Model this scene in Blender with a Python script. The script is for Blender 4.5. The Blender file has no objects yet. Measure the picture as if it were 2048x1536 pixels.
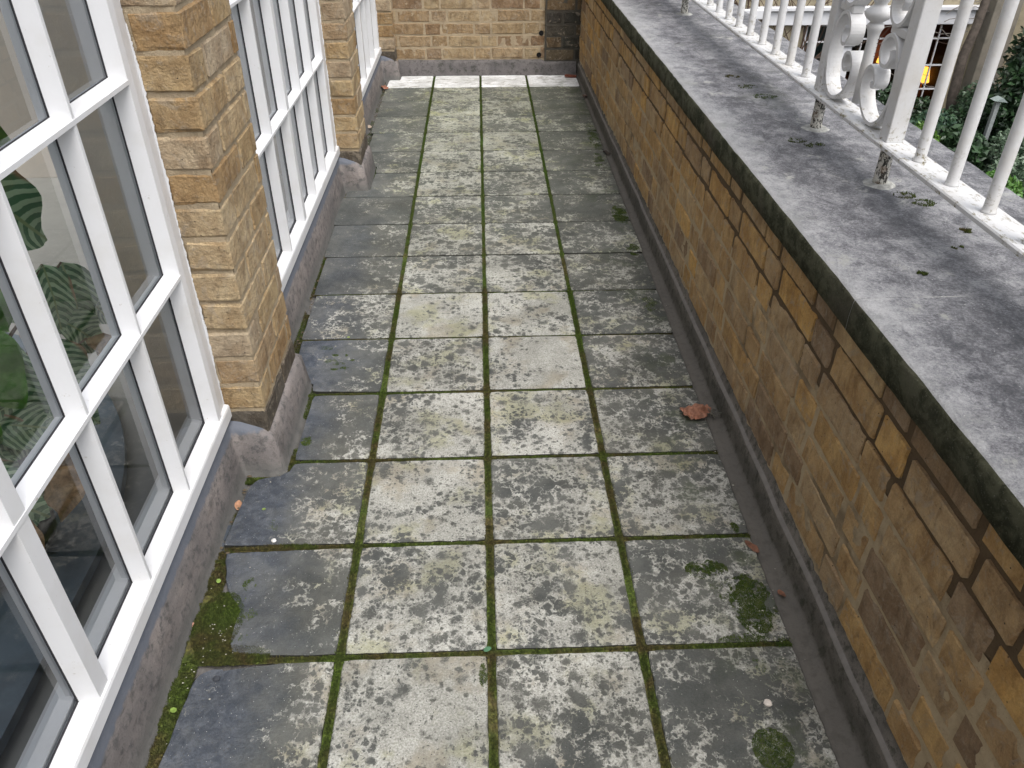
import bpy, math, random
import numpy as np
from mathutils import Vector, Matrix, noise as mnoise
R = math.radians
rnd = random.Random(7)
rng = np.random.default_rng(7)
C = bpy.context.scene.collection
sc = bpy.context.scene

# ------------------------------------------------------------------ camera
cam = bpy.data.cameras.new('camera'); co = bpy.data.objects.new('camera', cam); C.objects.link(co)
cam.sensor_width = 36; cam.sensor_fit = 'HORIZONTAL'; cam.lens = 1589.4 / 2048 * 36
cam.clip_start = 0.05; cam.clip_end = 200
pitch, yaw, roll = R(35.088), R(2.19), R(0.04)
fw = Vector((math.sin(yaw) * math.cos(pitch), math.cos(yaw) * math.cos(pitch), -math.sin(pitch)))
rt = Vector((math.cos(yaw), -math.sin(yaw), 0)); up = rt.cross(fw)
rt2 = rt * math.cos(roll) + up * math.sin(roll); up2 = up * math.cos(roll) - rt * math.sin(roll)
M = Matrix((rt2, up2, -fw)).transposed().to_4x4(); M.translation = Vector((0.0021, -1.0355, 1.4088))
co.matrix_world = M
sc.camera = co

# ------------------------------------------------------------------ world, sun, exposure
SUN_EL, SUN_AZ = R(62), R(152)          # azimuth clockwise from +Y: light comes from behind the camera
w = bpy.data.worlds.new('World'); sc.world = w; w.use_nodes = True
nt = w.node_tree; bg = nt.nodes['Background']
sky = nt.nodes.new('ShaderNodeTexSky'); sky.sky_type = 'NISHITA'; sky.sun_disc = False
sky.sun_elevation = SUN_EL; sky.sun_rotation = SUN_AZ; sky.air_density = 1.0; sky.dust_density = 4.0; sky.ozone_density = 1.0
hs = nt.nodes.new('ShaderNodeHueSaturation'); hs.inputs['Saturation'].default_value = 0.34
nt.links.new(sky.outputs[0], hs.inputs['Color']); nt.links.new(hs.outputs[0], bg.inputs[0])
bg.inputs[1].default_value = 0.13
sd = bpy.data.lights.new('sun', 'SUN'); sd.energy = 1.15; sd.angle = R(34); sd.color = (1, 0.97, 0.93)
so = bpy.data.objects.new('sun', sd); C.objects.link(so)
sdir = Vector((math.sin(SUN_AZ) * math.cos(SUN_EL), math.cos(SUN_AZ) * math.cos(SUN_EL), math.sin(SUN_EL)))
so.rotation_euler = sdir.to_track_quat('Z', 'Y').to_euler(); so.location = (0, -4, 8)
vs = sc.view_settings; vs.view_transform = 'Standard'; vs.look = 'None'; vs.gamma = 1; vs.use_curve_mapping = False
vs.exposure = 0.98

# ------------------------------------------------------------------ node helpers
class NB:
    def __init__(s, name):
        s.m = bpy.data.materials.new(name); s.m.use_nodes = True
        s.t = s.m.node_tree; s.b = s.t.nodes['Principled BSDF']; s.out = s.t.nodes['Material Output']
    def n(s, typ, ins=None, **kw):
        x = s.t.nodes.new(typ)
        for k, v in kw.items(): setattr(x, k, v)
        for k, v in (ins or {}).items():
            if isinstance(v, bpy.types.NodeSocket): s.t.links.new(v, x.inputs[k])
            else: x.inputs[k].default_value = v
        return x
    def pos(s):
        if not hasattr(s, '_p'): s._p = s.n('ShaderNodeNewGeometry').outputs['Position']
        return s._p
    def oi(s, k):
        if not hasattr(s, '_o'): s._o = s.n('ShaderNodeObjectInfo')
        return s._o.outputs[k]
    def vm(s, op, a, b=None):
        x = s.n('ShaderNodeVectorMath', operation=op)
        for i, v in enumerate((a, b)):
            if v is None: continue
            if isinstance(v, bpy.types.NodeSocket): s.t.links.new(v, x.inputs[i])
            else: x.inputs[i].default_value = v
        return x.outputs[0]
    def ma(s, op, a, b=0.0, c=None, clamp=False):
        x = s.n('ShaderNodeMath', operation=op); x.use_clamp = clamp
        for i, v in enumerate((a, b, c)):
            if v is None: continue
            if isinstance(v, bpy.types.NodeSocket): s.t.links.new(v, x.inputs[i])
            else: x.inputs[i].default_value = v
        return x.outputs[0]
    def noise(s, vec, scale, detail=4, rough=0.55, dist=0.0, out='Fac'):
        return s.n('ShaderNodeTexNoise', {'Vector': vec, 'Scale': scale, 'Detail': detail, 'Roughness': rough, 'Distortion': dist}).outputs[out]
    def vor(s, vec, scale, feature='F1', out='Distance'):
        x = s.n('ShaderNodeTexVoronoi', feature=feature)
        s.t.links.new(vec, x.inputs['Vector']); x.inputs['Scale'].default_value = scale
        return x.outputs[out]
    def ss(s, v, a, b, lo=0.0, hi=1.0):
        x = s.n('ShaderNodeMapRange', interpolation_type='SMOOTHSTEP')
        s.t.links.new(v, x.inputs[0])
        for i, q in enumerate((a, b, lo, hi)): x.inputs[i + 1].default_value = q
        return x.outputs[0]
    def mix(s, f, a, b):
        x = s.n('ShaderNodeMix', data_type='RGBA')
        for i, v in ((0, f), (6, a), (7, b)):
            if isinstance(v, bpy.types.NodeSocket): s.t.links.new(v, x.inputs[i])
            elif i == 0: x.inputs[0].default_value = v
            else: x.inputs[i].default_value = (*v, 1)
        return x.outputs[2]
    def ramp(s, f, stops, interp='LINEAR'):
        x = s.n('ShaderNodeValToRGB'); s.t.links.new(f, x.inputs[0]); cr = x.color_ramp; cr.interpolation = interp
        while len(cr.elements) > 1: cr.elements.remove(cr.elements[-1])
        for i, (p, c) in enumerate(stops):
            e = cr.elements[0] if i == 0 else cr.elements.new(p)
            e.position = p; e.color = (*c, 1)
        return x.outputs[0]
    def xyz(s, v):
        return s.n('ShaderNodeSeparateXYZ', {0: v}).outputs
    def bump(s, h, strength, dist, prev=None):
        ins = {'Height': h, 'Strength': strength, 'Distance': dist}
        if prev is not None: ins['Normal'] = prev
        return s.n('ShaderNodeBump', ins).outputs[0]
    def fin(s, col=None, rough=None, nor=None, spec=None):
        for k, v in (('Base Color', col), ('Roughness', rough), ('Normal', nor), ('Specular IOR Level', spec)):
            if v is None: continue
            if isinstance(v, bpy.types.NodeSocket): s.t.links.new(v, s.b.inputs[k])
            elif isinstance(v, tuple): s.b.inputs[k].default_value = (*v, 1)
            else: s.b.inputs[k].default_value = v
        return s.m

def mat_slab():
    s = NB('concrete_slab'); P0 = s.pos()
    r = s.oi('Random')
    off = s.n('ShaderNodeCombineXYZ', {0: s.ma('MULTIPLY', r, 37.0), 1: s.ma('MULTIPLY', r, 91.0), 2: s.ma('MULTIPLY', r, 13.0)}).outputs[0]
    P = s.vm('ADD', P0, off)
    warp = s.n('ShaderNodeTexNoise', {'Vector': P, 'Scale': 48.0, 'Detail': 5.0, 'Roughness': 0.6}).outputs['Color']
    Pw = s.vm('ADD', P, s.vm('MULTIPLY', warp, (0.022, 0.022, 0.0)))
    px = s.xyz(P0)
    amt = s.n('ShaderNodeSeparateColor', {0: s.oi('Color')})
    amount, green, wet = amt.outputs[0], amt.outputs[1], amt.outputs[2]
    big = s.noise(P, 5.5, 4, 0.55); mid = s.noise(Pw, 42.0, 8, 0.7); fine = s.noise(P, 240.0, 5, 0.75)
    left = s.ss(s.ma('ADD', px[0], s.ma('MULTIPLY', big, 0.24)), -0.44, -0.26)
    wetl = s.ma('MULTIPLY', s.ma('SUBTRACT', 1.0, left), wet)
    # how much of the lichen skin is left here
    cover = s.ma('ADD', s.ma('MULTIPLY', s.ma('SUBTRACT', big, 0.5), 1.9), amount)
    cover = s.ma('SUBTRACT', cover, s.ma('MULTIPLY', wetl, 0.75))
    # rounded eaten-out blots of several sizes
    def blots(scale, seed, bias):
        q = s.vm('ADD', Pw, (seed, seed * 0.7, 0))
        x = s.n('ShaderNodeTexVoronoi', feature='F1'); s.t.links.new(q, x.inputs['Vector']); x.inputs['Scale'].default_value = scale
        cr = s.n('ShaderNodeSeparateColor', {0: x.outputs['Color']}).outputs[0]
        return s.ma('SUBTRACT', s.ma('ADD', s.ma('MULTIPLY', x.outputs['Distance'], 1.15), s.ma('MULTIPLY', cr, 0.9)), bias)
    b1 = blots(58.0, 3.1, 0.84); b2 = blots(125.0, 7.7, 0.84); b3 = blots(26.0, 5.2, 0.88)
    v = s.ma('MINIMUM', s.ma('ADD', b1, s.ma('MULTIPLY', cover, 0.80)), s.ma('ADD', b2, s.ma('MULTIPLY', cover, 0.95)))
    v = s.ma('MINIMUM', v, s.ma('ADD', b3, s.ma('MULTIPLY', cover, 1.0)))
    mid2 = s.noise(Pw, 130.0, 5, 0.7)
    v = s.ma('ADD', v, s.ma('ADD', s.ma('MULTIPLY', s.ma('SUBTRACT', mid, 0.5), 1.0), s.ma('MULTIPLY', s.ma('SUBTRACT', mid2, 0.5), 0.9)))
    mask = s.ss(v, 0.23, 0.46)
    edge = s.n('ShaderNodeTexVoronoi', feature='DISTANCE_TO_EDGE'); s.t.links.new(s.vm('ADD', Pw, s.vm('MULTIPLY', warp, (0.012, 0.012, 0))), edge.inputs['Vector']); edge.inputs['Scale'].default_value = 120.0
    squig = s.ma('MULTIPLY', s.ss(edge.outputs[0], 0.16, 0.04), s.ss(v, 0.02, 0.30))
    grain = s.ss(fine, 0.32, 0.70)
    dark = s.mix(s.ss(big, 0.35, 0.65), (0.075, 0.080, 0.078), (0.125, 0.124, 0.110))
    dark = s.mix(s.ma('MULTIPLY', green, 0.6), dark, (0.118, 0.130, 0.098))
    dark = s.mix(wetl, dark, s.mix(s.ss(mid, 0.4, 0.65), (0.058, 0.070, 0.092), (0.115, 0.128, 0.152)))
    dark = s.mix(s.ma('MULTIPLY', grain, 0.45), s.vm('MULTIPLY', dark, (0.72, 0.72, 0.72)), s.vm('MULTIPLY', dark, (1.5, 1.5, 1.5)))
    light = s.mix(grain, (0.27, 0.265, 0.24), (0.62, 0.615, 0.58))
    brn = s.ma('MULTIPLY', s.ss(s.noise(s.vm('ADD', P, (9, 4, 0)), 8.0, 4, 0.6), 0.50, 0.68), 0.65)
    light = s.mix(brn, light, (0.31, 0.265, 0.19))
    yel = s.ma('MULTIPLY', s.ss(s.noise(P, 7.0, 4, 0.6), 0.52, 0.66), s.ma('ADD', 0.45, s.ma('MULTIPLY', green, 0.5)))
    light = s.mix(yel, light, (0.33, 0.325, 0.165))
    light = s.mix(s.ma('MULTIPLY', green, 0.45), light, (0.29, 0.315, 0.20))
    m2 = s.ma('MAXIMUM', s.ma('MULTIPLY', mask, s.ma('ADD', 0.72, s.ma('MULTIPLY', mid, 0.5))), s.ma('MULTIPLY', squig, 0.65))
    base = s.mix(s.ma('MINIMUM', m2, 1.0), dark, light)
    wn = s.ss(s.noise(s.vm('MULTIPLY', Pw, (1, 2.5, 1)), 14.0, 6, 0.7), 0.62, 0.52)
    base = s.mix(s.ma('MULTIPLY', s.ss(amount, 1.2, 1.4), wn), base, (0.80, 0.81, 0.82))
    film = s.ma('MULTIPLY', s.ss(s.noise(s.vm('ADD', P, (2, 8, 0)), 10.0, 5, 0.65), 0.44, 0.62), 0.25)
    base = s.mix(film, base, (0.215, 0.215, 0.195))
    gr = s.ma('MULTIPLY', s.ss(s.noise(P0, 7.0, 5, 0.65), 0.50, 0.64), s.ss(px[0], 0.40, 0.60))
    base = s.mix(s.ma('MULTIPLY', gr, 0.6), base, (0.060, 0.078, 0.032))
    tone = s.ss(s.noise(P, 3.2, 5, 0.7), 0.30, 0.72)
    base = s.mix(tone, s.vm('MULTIPLY', base, (0.66, 0.66, 0.64)), s.vm('MULTIPLY', base, (1.12, 1.12, 1.12)))
    speck = s.ss(s.vor(P, 130.0), 0.11, 0.2)
    base = s.mix(speck, (0.075, 0.072, 0.066), base)
    wspeck = s.ss(s.vor(s.vm('ADD', P, (3.3, 1.1, 0)), 110.0), 0.05, 0.09)
    base = s.mix(wspeck, (0.55, 0.55, 0.52), base)
    rough = s.ma('ADD', 0.66, s.ma('MULTIPLY', wetl, -0.26))
    rough = s.ma('ADD', rough, s.ma('MULTIPLY', mask, 0.2))
    n1 = s.bump(s.ma('ADD', fine, s.ma('MULTIPLY', mid, 0.7)), 0.75, 0.005)
    n2 = s.bump(mask, 0.35, 0.003, n1)
    return s.fin(base, rough, n2)

def mat_brick(name, stops, stain=0.5, sootc=(0.06, 0.055, 0.045), pale=0.3):
    s = NB(name); P0 = s.pos(); r = s.oi('Random')
    off = s.n('ShaderNodeCombineXYZ', {0: s.ma('MULTIPLY', r, 53.0), 1: s.ma('MULTIPLY', r, 17.0), 2: s.ma('MULTIPLY', r, 71.0)}).outputs[0]
    P = s.vm('ADD', P0, off)
    c = s.ramp(r, stops)
    big = s.noise(P, 14.0, 4, 0.6, 0.4); mid = s.noise(P, 60.0, 6, 0.65); fine = s.noise(P, 300.0, 4, 0.7)
    c2 = s.mix(s.ss(big, 0.35, 0.68), c, s.vm('MULTIPLY', c, (0.70, 0.64, 0.58)))
    c2 = s.mix(s.ma('MULTIPLY', s.ss(mid, 0.52, 0.70), pale), c2, (0.40, 0.35, 0.27))
    st = s.noise(s.vm('MULTIPLY', s.vm('ADD', P, (4, 4, 4)), (1.0, 1.0, 0.45)), 26.0, 5, 0.65, 1.2)
    c2 = s.mix(s.ma('MULTIPLY', s.ss(st, 0.48, 0.66), 0.55), c2, s.vm('MULTIPLY', c2, (0.52, 0.50, 0.50)))
    c2 = s.mix(s.ma('MULTIPLY', s.ss(st, 0.44, 0.32), 0.35), c2, s.vm('MULTIPLY', c2, (1.25, 1.15, 0.95)))
    wash = s.noise(s.vm('MULTIPLY', P0, (5.0, 5.0, 2.2)), 1.6, 5, 0.6)
    c2 = s.mix(s.ma('MULTIPLY', s.ss(wash, 0.52, 0.70), stain), c2, sootc)
    pits = s.ss(s.vor(P, 70.0), 0.05, 0.13)
    sparse = s.ss(s.noise(P, 30.0, 2), 0.5, 0.56)
    pf = s.ma('MULTIPLY', s.ma('SUBTRACT', 1.0, pits), sparse)
    c2 = s.mix(pf, c2, (0.035, 0.025, 0.02))
    c2 = s.mix(s.ma('MULTIPLY', s.ss(mid, 0.42, 0.30), 0.4), c2, s.vm('MULTIPLY', c2, (0.5, 0.46, 0.42)))
    c2 = s.mix(s.ma('MULTIPLY', s.ss(fine, 0.35, 0.65), 0.45), c2, s.vm('MULTIPLY', c2, (0.62, 0.60, 0.58)))
    sm = s.ma('MULTIPLY', s.ss(s.noise(P, 22.0, 6, 0.72, 1.0), 0.54, 0.64), 0.5)
    c2 = s.mix(sm, c2, (0.33, 0.28, 0.215))
    h = s.ma('SUBTRACT', s.ma('ADD', s.ma('MULTIPLY', mid, 1.0), s.ma('MULTIPLY', fine, 0.35)), s.ma('MULTIPLY', pf, 0.8))
    nn = s.bump(s.ma('ADD', big, s.ma('MULTIPLY', mid, 0.6)), 0.9, 0.007, s.bump(h, 0.8, 0.005))
    return s.fin(c2, 0.86, nn, 0.3)

def mat_mortar(name, a, b, dk=(0.07, 0.055, 0.04), stain=0.4):
    s = NB(name); P = s.pos()
    big = s.noise(P, 5.0, 5, 0.6); fine = s.noise(P, 220.0, 5, 0.75); mid = s.noise(P, 45.0, 5, 0.7)
    c = s.mix(mid, a, b); c = s.mix(s.ma('MULTIPLY', s.ss(big, 0.5, 0.68), stain), c, dk)
    c = s.mix(s.ss(fine, 0.58, 0.72), c, s.vm('MULTIPLY', c, (0.45, 0.42, 0.4)))
    return s.fin(c, 0.95, s.bump(s.ma('ADD', mid, s.ma('MULTIPLY', fine, 0.6)), 0.9, 0.006), 0.2)

def mat_paint(name='white_paint', col=(0.68, 0.685, 0.70), dirt=0.22, rough=0.38):
    s = NB(name); P = s.pos()
    big = s.noise(P, 9.0, 4, 0.6); fine = s.noise(P, 90.0, 4, 0.6)
    c = s.mix(s.ma('MULTIPLY', s.ss(big, 0.45, 0.75), dirt), col, (0.46, 0.43, 0.36))
    sp = s.ma('MULTIPLY', s.ss(s.noise(P, 60.0, 6, 0.75), 0.64, 0.72), dirt * 3.0)
    c = s.mix(s.ma('MINIMUM', sp, 0.8), c, (0.28, 0.24, 0.17))
    return s.fin(c, rough, s.bump(s.ma('ADD', big, s.ma('MULTIPLY', fine, 0.25)), 0.25, 0.003), 0.5)

def mat_rail_paint():
    s = NB('weathered_white_paint'); P = s.pos()
    nz = s.xyz(s.n('ShaderNodeNewGeometry').outputs['Normal'])
    big = s.noise(P, 11.0, 5, 0.65); fine = s.noise(s.vm('MULTIPLY', P, (1.0, 0.5, 1.0)), 85.0, 7, 0.75)
    c = s.mix(s.ma('MULTIPLY', s.ss(big, 0.45, 0.75), 0.35), (0.58, 0.58, 0.58), (0.44, 0.40, 0.33))
    z = s.xyz(P)[2]
    low = s.ss(z, 0.90, 0.80)                    # dirt splashed up from the rail
    sp = s.ma('MULTIPLY', s.ss(fine, 0.52, 0.64), s.ma('ADD', 0.10, s.ma('MULTIPLY', low, 0.9)))
    c = s.mix(sp, c, (0.20, 0.17, 0.10))
    c = s.mix(s.ma('MULTIPLY', s.ss(fine, 0.62, 0.7), low), c, (0.12, 0.13, 0.06))
    return s.fin(c, 0.45, s.bump(s.ma('ADD', big, s.ma('MULTIPLY', fine, 0.6)), 0.35, 0.003), 0.4)

def mat_render_cement(name, a, b, dk, band=None):
    s = NB(name); P = s.pos(); z = s.xyz(P)[2]
    big = s.noise(P, 7.0, 5, 0.6, 0.4); mid = s.noise(P, 40.0, 6, 0.7); fine = s.noise(P, 240.0, 4, 0.7)
    c = s.mix(s.ss(big, 0.35, 0.65), a, b)
    c = s.mix(s.ma('MULTIPLY', s.ss(mid, 0.48, 0.64), 0.75), c, dk)
    c = s.mix(s.ma('MULTIPLY', s.ss(fine, 0.45, 0.7), 0.5), c, s.vm('MULTIPLY', c, (0.55, 0.55, 0.55)))
    tn = s.noise(s.vm('MULTIPLY', P, (1.6, 1.0, 1.6)), 15.0, 7, 0.72, 0.8)
    c = s.mix(s.ma('MULTIPLY', s.ss(tn, 0.50, 0.66), 0.6), c, s.vm('MULTIPLY', c, (0.50, 0.50, 0.48)))
    c = s.mix(s.ma('MULTIPLY', s.ss(tn, 0.42, 0.32), 0.45), c, s.vm('MULTIPLY', c, (1.5, 1.48, 1.42)))
    pits = s.ss(s.vor(P, 85.0), 0.05, 0.10)
    c = s.mix(pits, (0.05, 0.05, 0.05), c)
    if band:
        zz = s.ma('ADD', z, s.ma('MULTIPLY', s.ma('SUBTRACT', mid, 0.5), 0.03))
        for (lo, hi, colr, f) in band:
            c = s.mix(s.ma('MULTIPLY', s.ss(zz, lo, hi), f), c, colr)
    return s.fin(c, 0.8, s.bump(s.ma('ADD', mid, s.ma('MULTIPLY', fine, 0.5)), 0.6, 0.004), 0.35)

def mat_coping(name, side=False):
    s = NB(name); P = s.pos(); X = s.xyz(P)[0]
    big = s.noise(P, 3.2, 5, 0.6, 0.5); mid = s.noise(s.vm('MULTIPLY', P, (1.0, 0.8, 1.0)), 26.0, 8, 0.72, 0.4); fine = s.noise(P, 210.0, 5, 0.8)
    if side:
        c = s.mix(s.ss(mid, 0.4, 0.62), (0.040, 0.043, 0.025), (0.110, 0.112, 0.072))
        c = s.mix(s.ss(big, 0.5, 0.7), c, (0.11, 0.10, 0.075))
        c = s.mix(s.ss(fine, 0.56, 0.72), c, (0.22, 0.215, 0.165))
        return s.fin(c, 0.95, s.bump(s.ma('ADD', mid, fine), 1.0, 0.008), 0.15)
    med = s.noise(P, 9.0, 6, 0.7, 0.6)
    v = s.ma('ADD', s.ma('MULTIPLY', big, 0.45), s.ma('ADD', s.ma('MULTIPLY', mid, 0.85), s.ma('MULTIPLY', fine, 0.90)))
    v = s.ma('ADD', v, s.ma('MULTIPLY', med, 0.42))
    v = s.ma('ADD', v, s.ss(X, 0.80, 0.675, 0.0, 0.20))
    c = s.ramp(s.ma('MULTIPLY', v, 0.5), [(0.0, (0.050, 0.051, 0.056)), (0.55, (0.068, 0.070, 0.080)), (0.625, (0.135, 0.136, 0.150)), (0.68, (0.255, 0.255, 0.270)), (0.76, (0.42, 0.42, 0.43)), (0.84, (0.56, 0.56, 0.56))])
    lich = s.ma('MULTIPLY', s.ss(s.noise(s.vm('ADD', P, (5, 2, 0)), 9.0, 7, 0.7), 0.60, 0.66), s.ss(mid, 0.42, 0.55))
    c = s.mix(s.ma('MULTIPLY', lich, 0.75), c, (0.48, 0.48, 0.44))
    gr = s.ma('MULTIPLY', s.ss(s.noise(s.vm('ADD', P, (1, 7, 0)), 4.5, 6, 0.7), 0.56, 0.68), s.ss(fine, 0.4, 0.6))
    c = s.mix(s.ma('MULTIPLY', gr, 0.45), c, (0.07, 0.085, 0.035))
    edge = s.ss(s.ma('ADD', X, s.ma('MULTIPLY', mid, 0.02)), 0.705, 0.684)
    c = s.mix(s.ma('MULTIPLY', edge, 0.6), c, (0.46, 0.46, 0.46))
    wsp = s.ss(s.vor(P, 60.0), 0.05, 0.075)
    c = s.mix(wsp, (0.62, 0.62, 0.6), c)
    return s.fin(c, 0.48, s.bump(s.ma('ADD', mid, s.ma('MULTIPLY', fine, 0.9)), 1.0, 0.008), 0.5)

def mat_moss():
    s = NB('moss'); P = s.pos()
    a = s.noise(P, 5.0, 4, 0.6); b = s.noise(P, 140.0, 3, 0.6)
    c = s.ramp(a, [(0.32, (0.050, 0.080, 0.013)), (0.46, (0.048, 0.064, 0.016)), (0.58, (0.066, 0.054, 0.024)), (0.63, (0.048, 0.060, 0.015)), (0.8, (0.040, 0.066, 0.013))])
    c = s.mix(s.ss(b, 0.45, 0.7), c, s.vm('MULTIPLY', c, (2.0, 2.0, 1.6)))
    py = s.xyz(P)[1]
    c = s.mix(s.ss(py, 1.6, 2.4, 0.0, 0.5), c, (0.040, 0.080, 0.012))
    return s.fin(c, 0.9, None, 0.2)

def mat_moss_thin():
    s = NB('thin_moss'); P = s.pos(); a = s.noise(P, 60.0, 4, 0.6)
    return s.fin(s.mix(s.ss(a, 0.35, 0.65), (0.050, 0.085, 0.018), (0.105, 0.135, 0.035)), 0.9, None, 0.2)

def plain(name, col, rough=0.6, var=0.25, scale=40.0, spec=0.4, bump=0.3):
    s = NB(name); P = s.pos(); n = s.noise(P, scale, 5, 0.65)
    c = s.mix(s.ss(n, 0.35, 0.65), col, tuple(v * (1 - var) for v in col))
    return s.fin(c, rough, s.bump(n, bump, 0.003), spec)

def mat_glass():
    s = NB('window_glass')
    tr = s.n('ShaderNodeBsdfTransparent', {'Color': (0.93, 0.95, 0.95, 1)})
    nz = s.noise(s.pos(), 3.0, 2)
    gl = s.n('ShaderNodeBsdfGlossy', {'Roughness': 0.02, 'Normal': s.bump(nz, 0.05, 0.01)})
    fr = s.n('ShaderNodeFresnel', {'IOR': 1.65})
    mx = s.n('ShaderNodeMixShader', {0: fr.outputs[0]})
    s.t.links.new(tr.outputs[0], mx.inputs[1]); s.t.links.new(gl.outputs[0], mx.inputs[2])
    s.t.links.new(mx.outputs[0], s.out.inputs[0])
    return s.m

def mat_calathea():
    s = NB('striped_leaf'); uv = s.n('ShaderNodeTexCoord').outputs['UV']; q = s.xyz(uv)
    u = s.ma('ABSOLUTE', s.ma('SUBTRACT', q[0], 0.5))
    ph = s.ma('ADD', s.ma('MULTIPLY', q[1], 48.0), s.ma('MULTIPLY', s.ma('POWER', u, 1.5), -52.0))
    ph = s.ma('ADD', ph, s.ma('MULTIPLY', s.noise(uv, 6.0, 2), 3.0))
    st = s.ss(s.ma('SINE', ph), -0.15, 0.25)
    c = s.mix(st, (0.070, 0.190, 0.085), (0.40, 0.56, 0.34))
    rib = s.ss(u, 0.03, 0.015); c = s.mix(rib, c, (0.26, 0.36, 0.16))
    r = s.oi('Random')
    c = s.mix(s.ma('MULTIPLY', s.ss(u, 0.40, 0.47), s.ss(r, 0.5, 0.6)), c, (0.35, 0.22, 0.12))
    return s.fin(c, 0.4, s.bump(s.ma('SINE', ph), 0.2, 0.002), 0.4)

def mat_emit(name, col, strength, base=(0.8, 0.5, 0.2)):
    s = NB(name); s.b.inputs['Emission Color'].default_value = (*col, 1); s.b.inputs['Emission Strength'].default_value = strength
    return s.fin(base, 0.8)

STOCK = [(0.0, (0.49, 0.375, 0.215)), (0.2, (0.45, 0.325, 0.175)), (0.4, (0.53, 0.42, 0.265)), (0.6, (0.46, 0.34, 0.185)), (0.75, (0.40, 0.27, 0.135)), (0.88, (0.49, 0.40, 0.28)), (1.0, (0.39, 0.30, 0.20))]
OCHRE = [(0.0, (0.58, 0.375, 0.155)), (0.22, (0.47, 0.325, 0.175)), (0.42, (0.66, 0.41, 0.145)), (0.6, (0.44, 0.315, 0.185)), (0.78, (0.60, 0.435, 0.235)), (0.9, (0.38, 0.265, 0.155)), (1.0, (0.31, 0.22, 0.14))]
SOOT = [(0.0, (0.10, 0.085, 0.06)), (0.4, (0.045, 0.043, 0.04)), (0.6, (0.20, 0.14, 0.075)), (0.8, (0.07, 0.07, 0.055)), (1.0, (0.035, 0.035, 0.03))]
FARB = [(0.0, (0.42, 0.32, 0.19)), (0.3, (0.46, 0.36, 0.22)), (0.55, (0.37, 0.26, 0.145)), (0.75, (0.44, 0.34, 0.215)), (0.9, (0.27, 0.165, 0.09)), (1.0, (0.35, 0.27, 0.18))]
m_slab = mat_slab(); m_slabside = plain('slab_side', (0.030, 0.030, 0.024), 0.95, 0.4, 50)
m_stock = mat_brick('stock_brick', STOCK, 0.25)
m_ochre = mat_brick('parapet_brick', OCHRE, 0.34, (0.17, 0.12, 0.075), 0.25)
m_far = mat_brick('end_wall_brick', FARB, 0.2, pale=0.35)
m_soot = mat_brick('sooty_brick', SOOT, 0.5, (0.03, 0.035, 0.028), 0.1)
m_plinth = mat_brick('dark_base_brick', [(0, (0.13, 0.11, 0.085)), (1, (0.10, 0.09, 0.075))], 0.3, pale=0.15)
m_mort = mat_mortar('buff_mortar', (0.46, 0.38, 0.265), (0.33, 0.255, 0.165), stain=0.25)
m_mortp = mat_mortar('parapet_mortar', (0.52, 0.42, 0.28), (0.38, 0.29, 0.18), (0.12, 0.085, 0.05), stain=0.75)
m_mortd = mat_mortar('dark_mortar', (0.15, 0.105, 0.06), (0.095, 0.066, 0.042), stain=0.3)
m_morts = mat_mortar('sooty_mortar', (0.10, 0.09, 0.07), (0.05, 0.05, 0.045))
m_paint = mat_paint()
m_rail = mat_rail_paint()
m_gap = plain('black_putty_line', (0.03, 0.03, 0.035), 0.8)
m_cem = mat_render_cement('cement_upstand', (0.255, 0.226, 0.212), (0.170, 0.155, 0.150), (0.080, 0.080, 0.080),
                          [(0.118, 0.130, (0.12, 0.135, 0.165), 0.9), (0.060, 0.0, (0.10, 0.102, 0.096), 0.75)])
m_cemr = mat_render_cement('cement_fillet', (0.165, 0.148, 0.130), (0.115, 0.105, 0.095), (0.04, 0.042, 0.030),
                           [(0.062, 0.030, (0.035, 0.036, 0.024), 0.45), (0.010, 0.004, (0.15, 0.137, 0.125), 0.45)])
m_cemt = plain('cement_ledge', (0.21, 0.195, 0.18), 0.8, 0.2)
m_bed = mat_render_cement('gutter_screed', (0.17, 0.16, 0.155), (0.11, 0.105, 0.10), (0.05, 0.05, 0.04))
m_cop = mat_coping('coping_top'); m_cops = mat_coping('coping_face', True)
m_moss = mat_moss()
m_glass = mat_glass()
m_leafs = mat_calathea()
m_rust = None
def mat_stem():
    s = NB('peeling_painted_stem'); P = s.pos()
    n = s.noise(s.vm('MULTIPLY', P, (1, 1, 0.6)), 110.0, 6, 0.8, 0.6); b = s.noise(P, 25.0, 3)
    c = s.mix(s.ss(n, 0.50, 0.53), (0.62, 0.60, 0.54), (0.035, 0.033, 0.028))
    c = s.mix(s.ma('MULTIPLY', s.ss(b, 0.55, 0.66), 0.5), c, (0.20, 0.12, 0.06))
    return s.fin(c, 0.7, s.bump(n, 0.8, 0.003))
m_stem = mat_stem()
m_collar = plain('cement_collar', (0.42, 0.42, 0.39), 0.85, 0.4, 60)
m_rfloor = plain('room_floor', (0.31, 0.31, 0.29), 0.45, 0.12, 5)
m_rwall = plain('room_wall', (0.29, 0.27, 0.24), 0.9, 0.06, 4)
m_lining = plain('lining_paint', (0.66, 0.62, 0.55), 0.9, 0.05, 4)
m_skirt = plain('skirting_paint', (0.52, 0.48, 0.43), 0.5, 0.05, 8)
m_table = plain('slate_blue_top', (0.125, 0.17, 0.21), 0.35, 0.35, 7)
m_soil = plain('potting_soil', (0.022, 0.016, 0.012), 0.95, 0.5, 120, bump=1.0)
m_pot = plain('dark_pot', (0.05, 0.05, 0.055), 0.5)
m_dleaf = plain('dead_leaf', (0.55, 0.36, 0.20), 0.7, 0.5, 50)
m_gleaf = plain('glossy_green_leaf', (0.11, 0.30, 0.05), 0.35, 0.4, 20)
m_stalk = plain('stalk', (0.10, 0.055, 0.03), 0.6)

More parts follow.
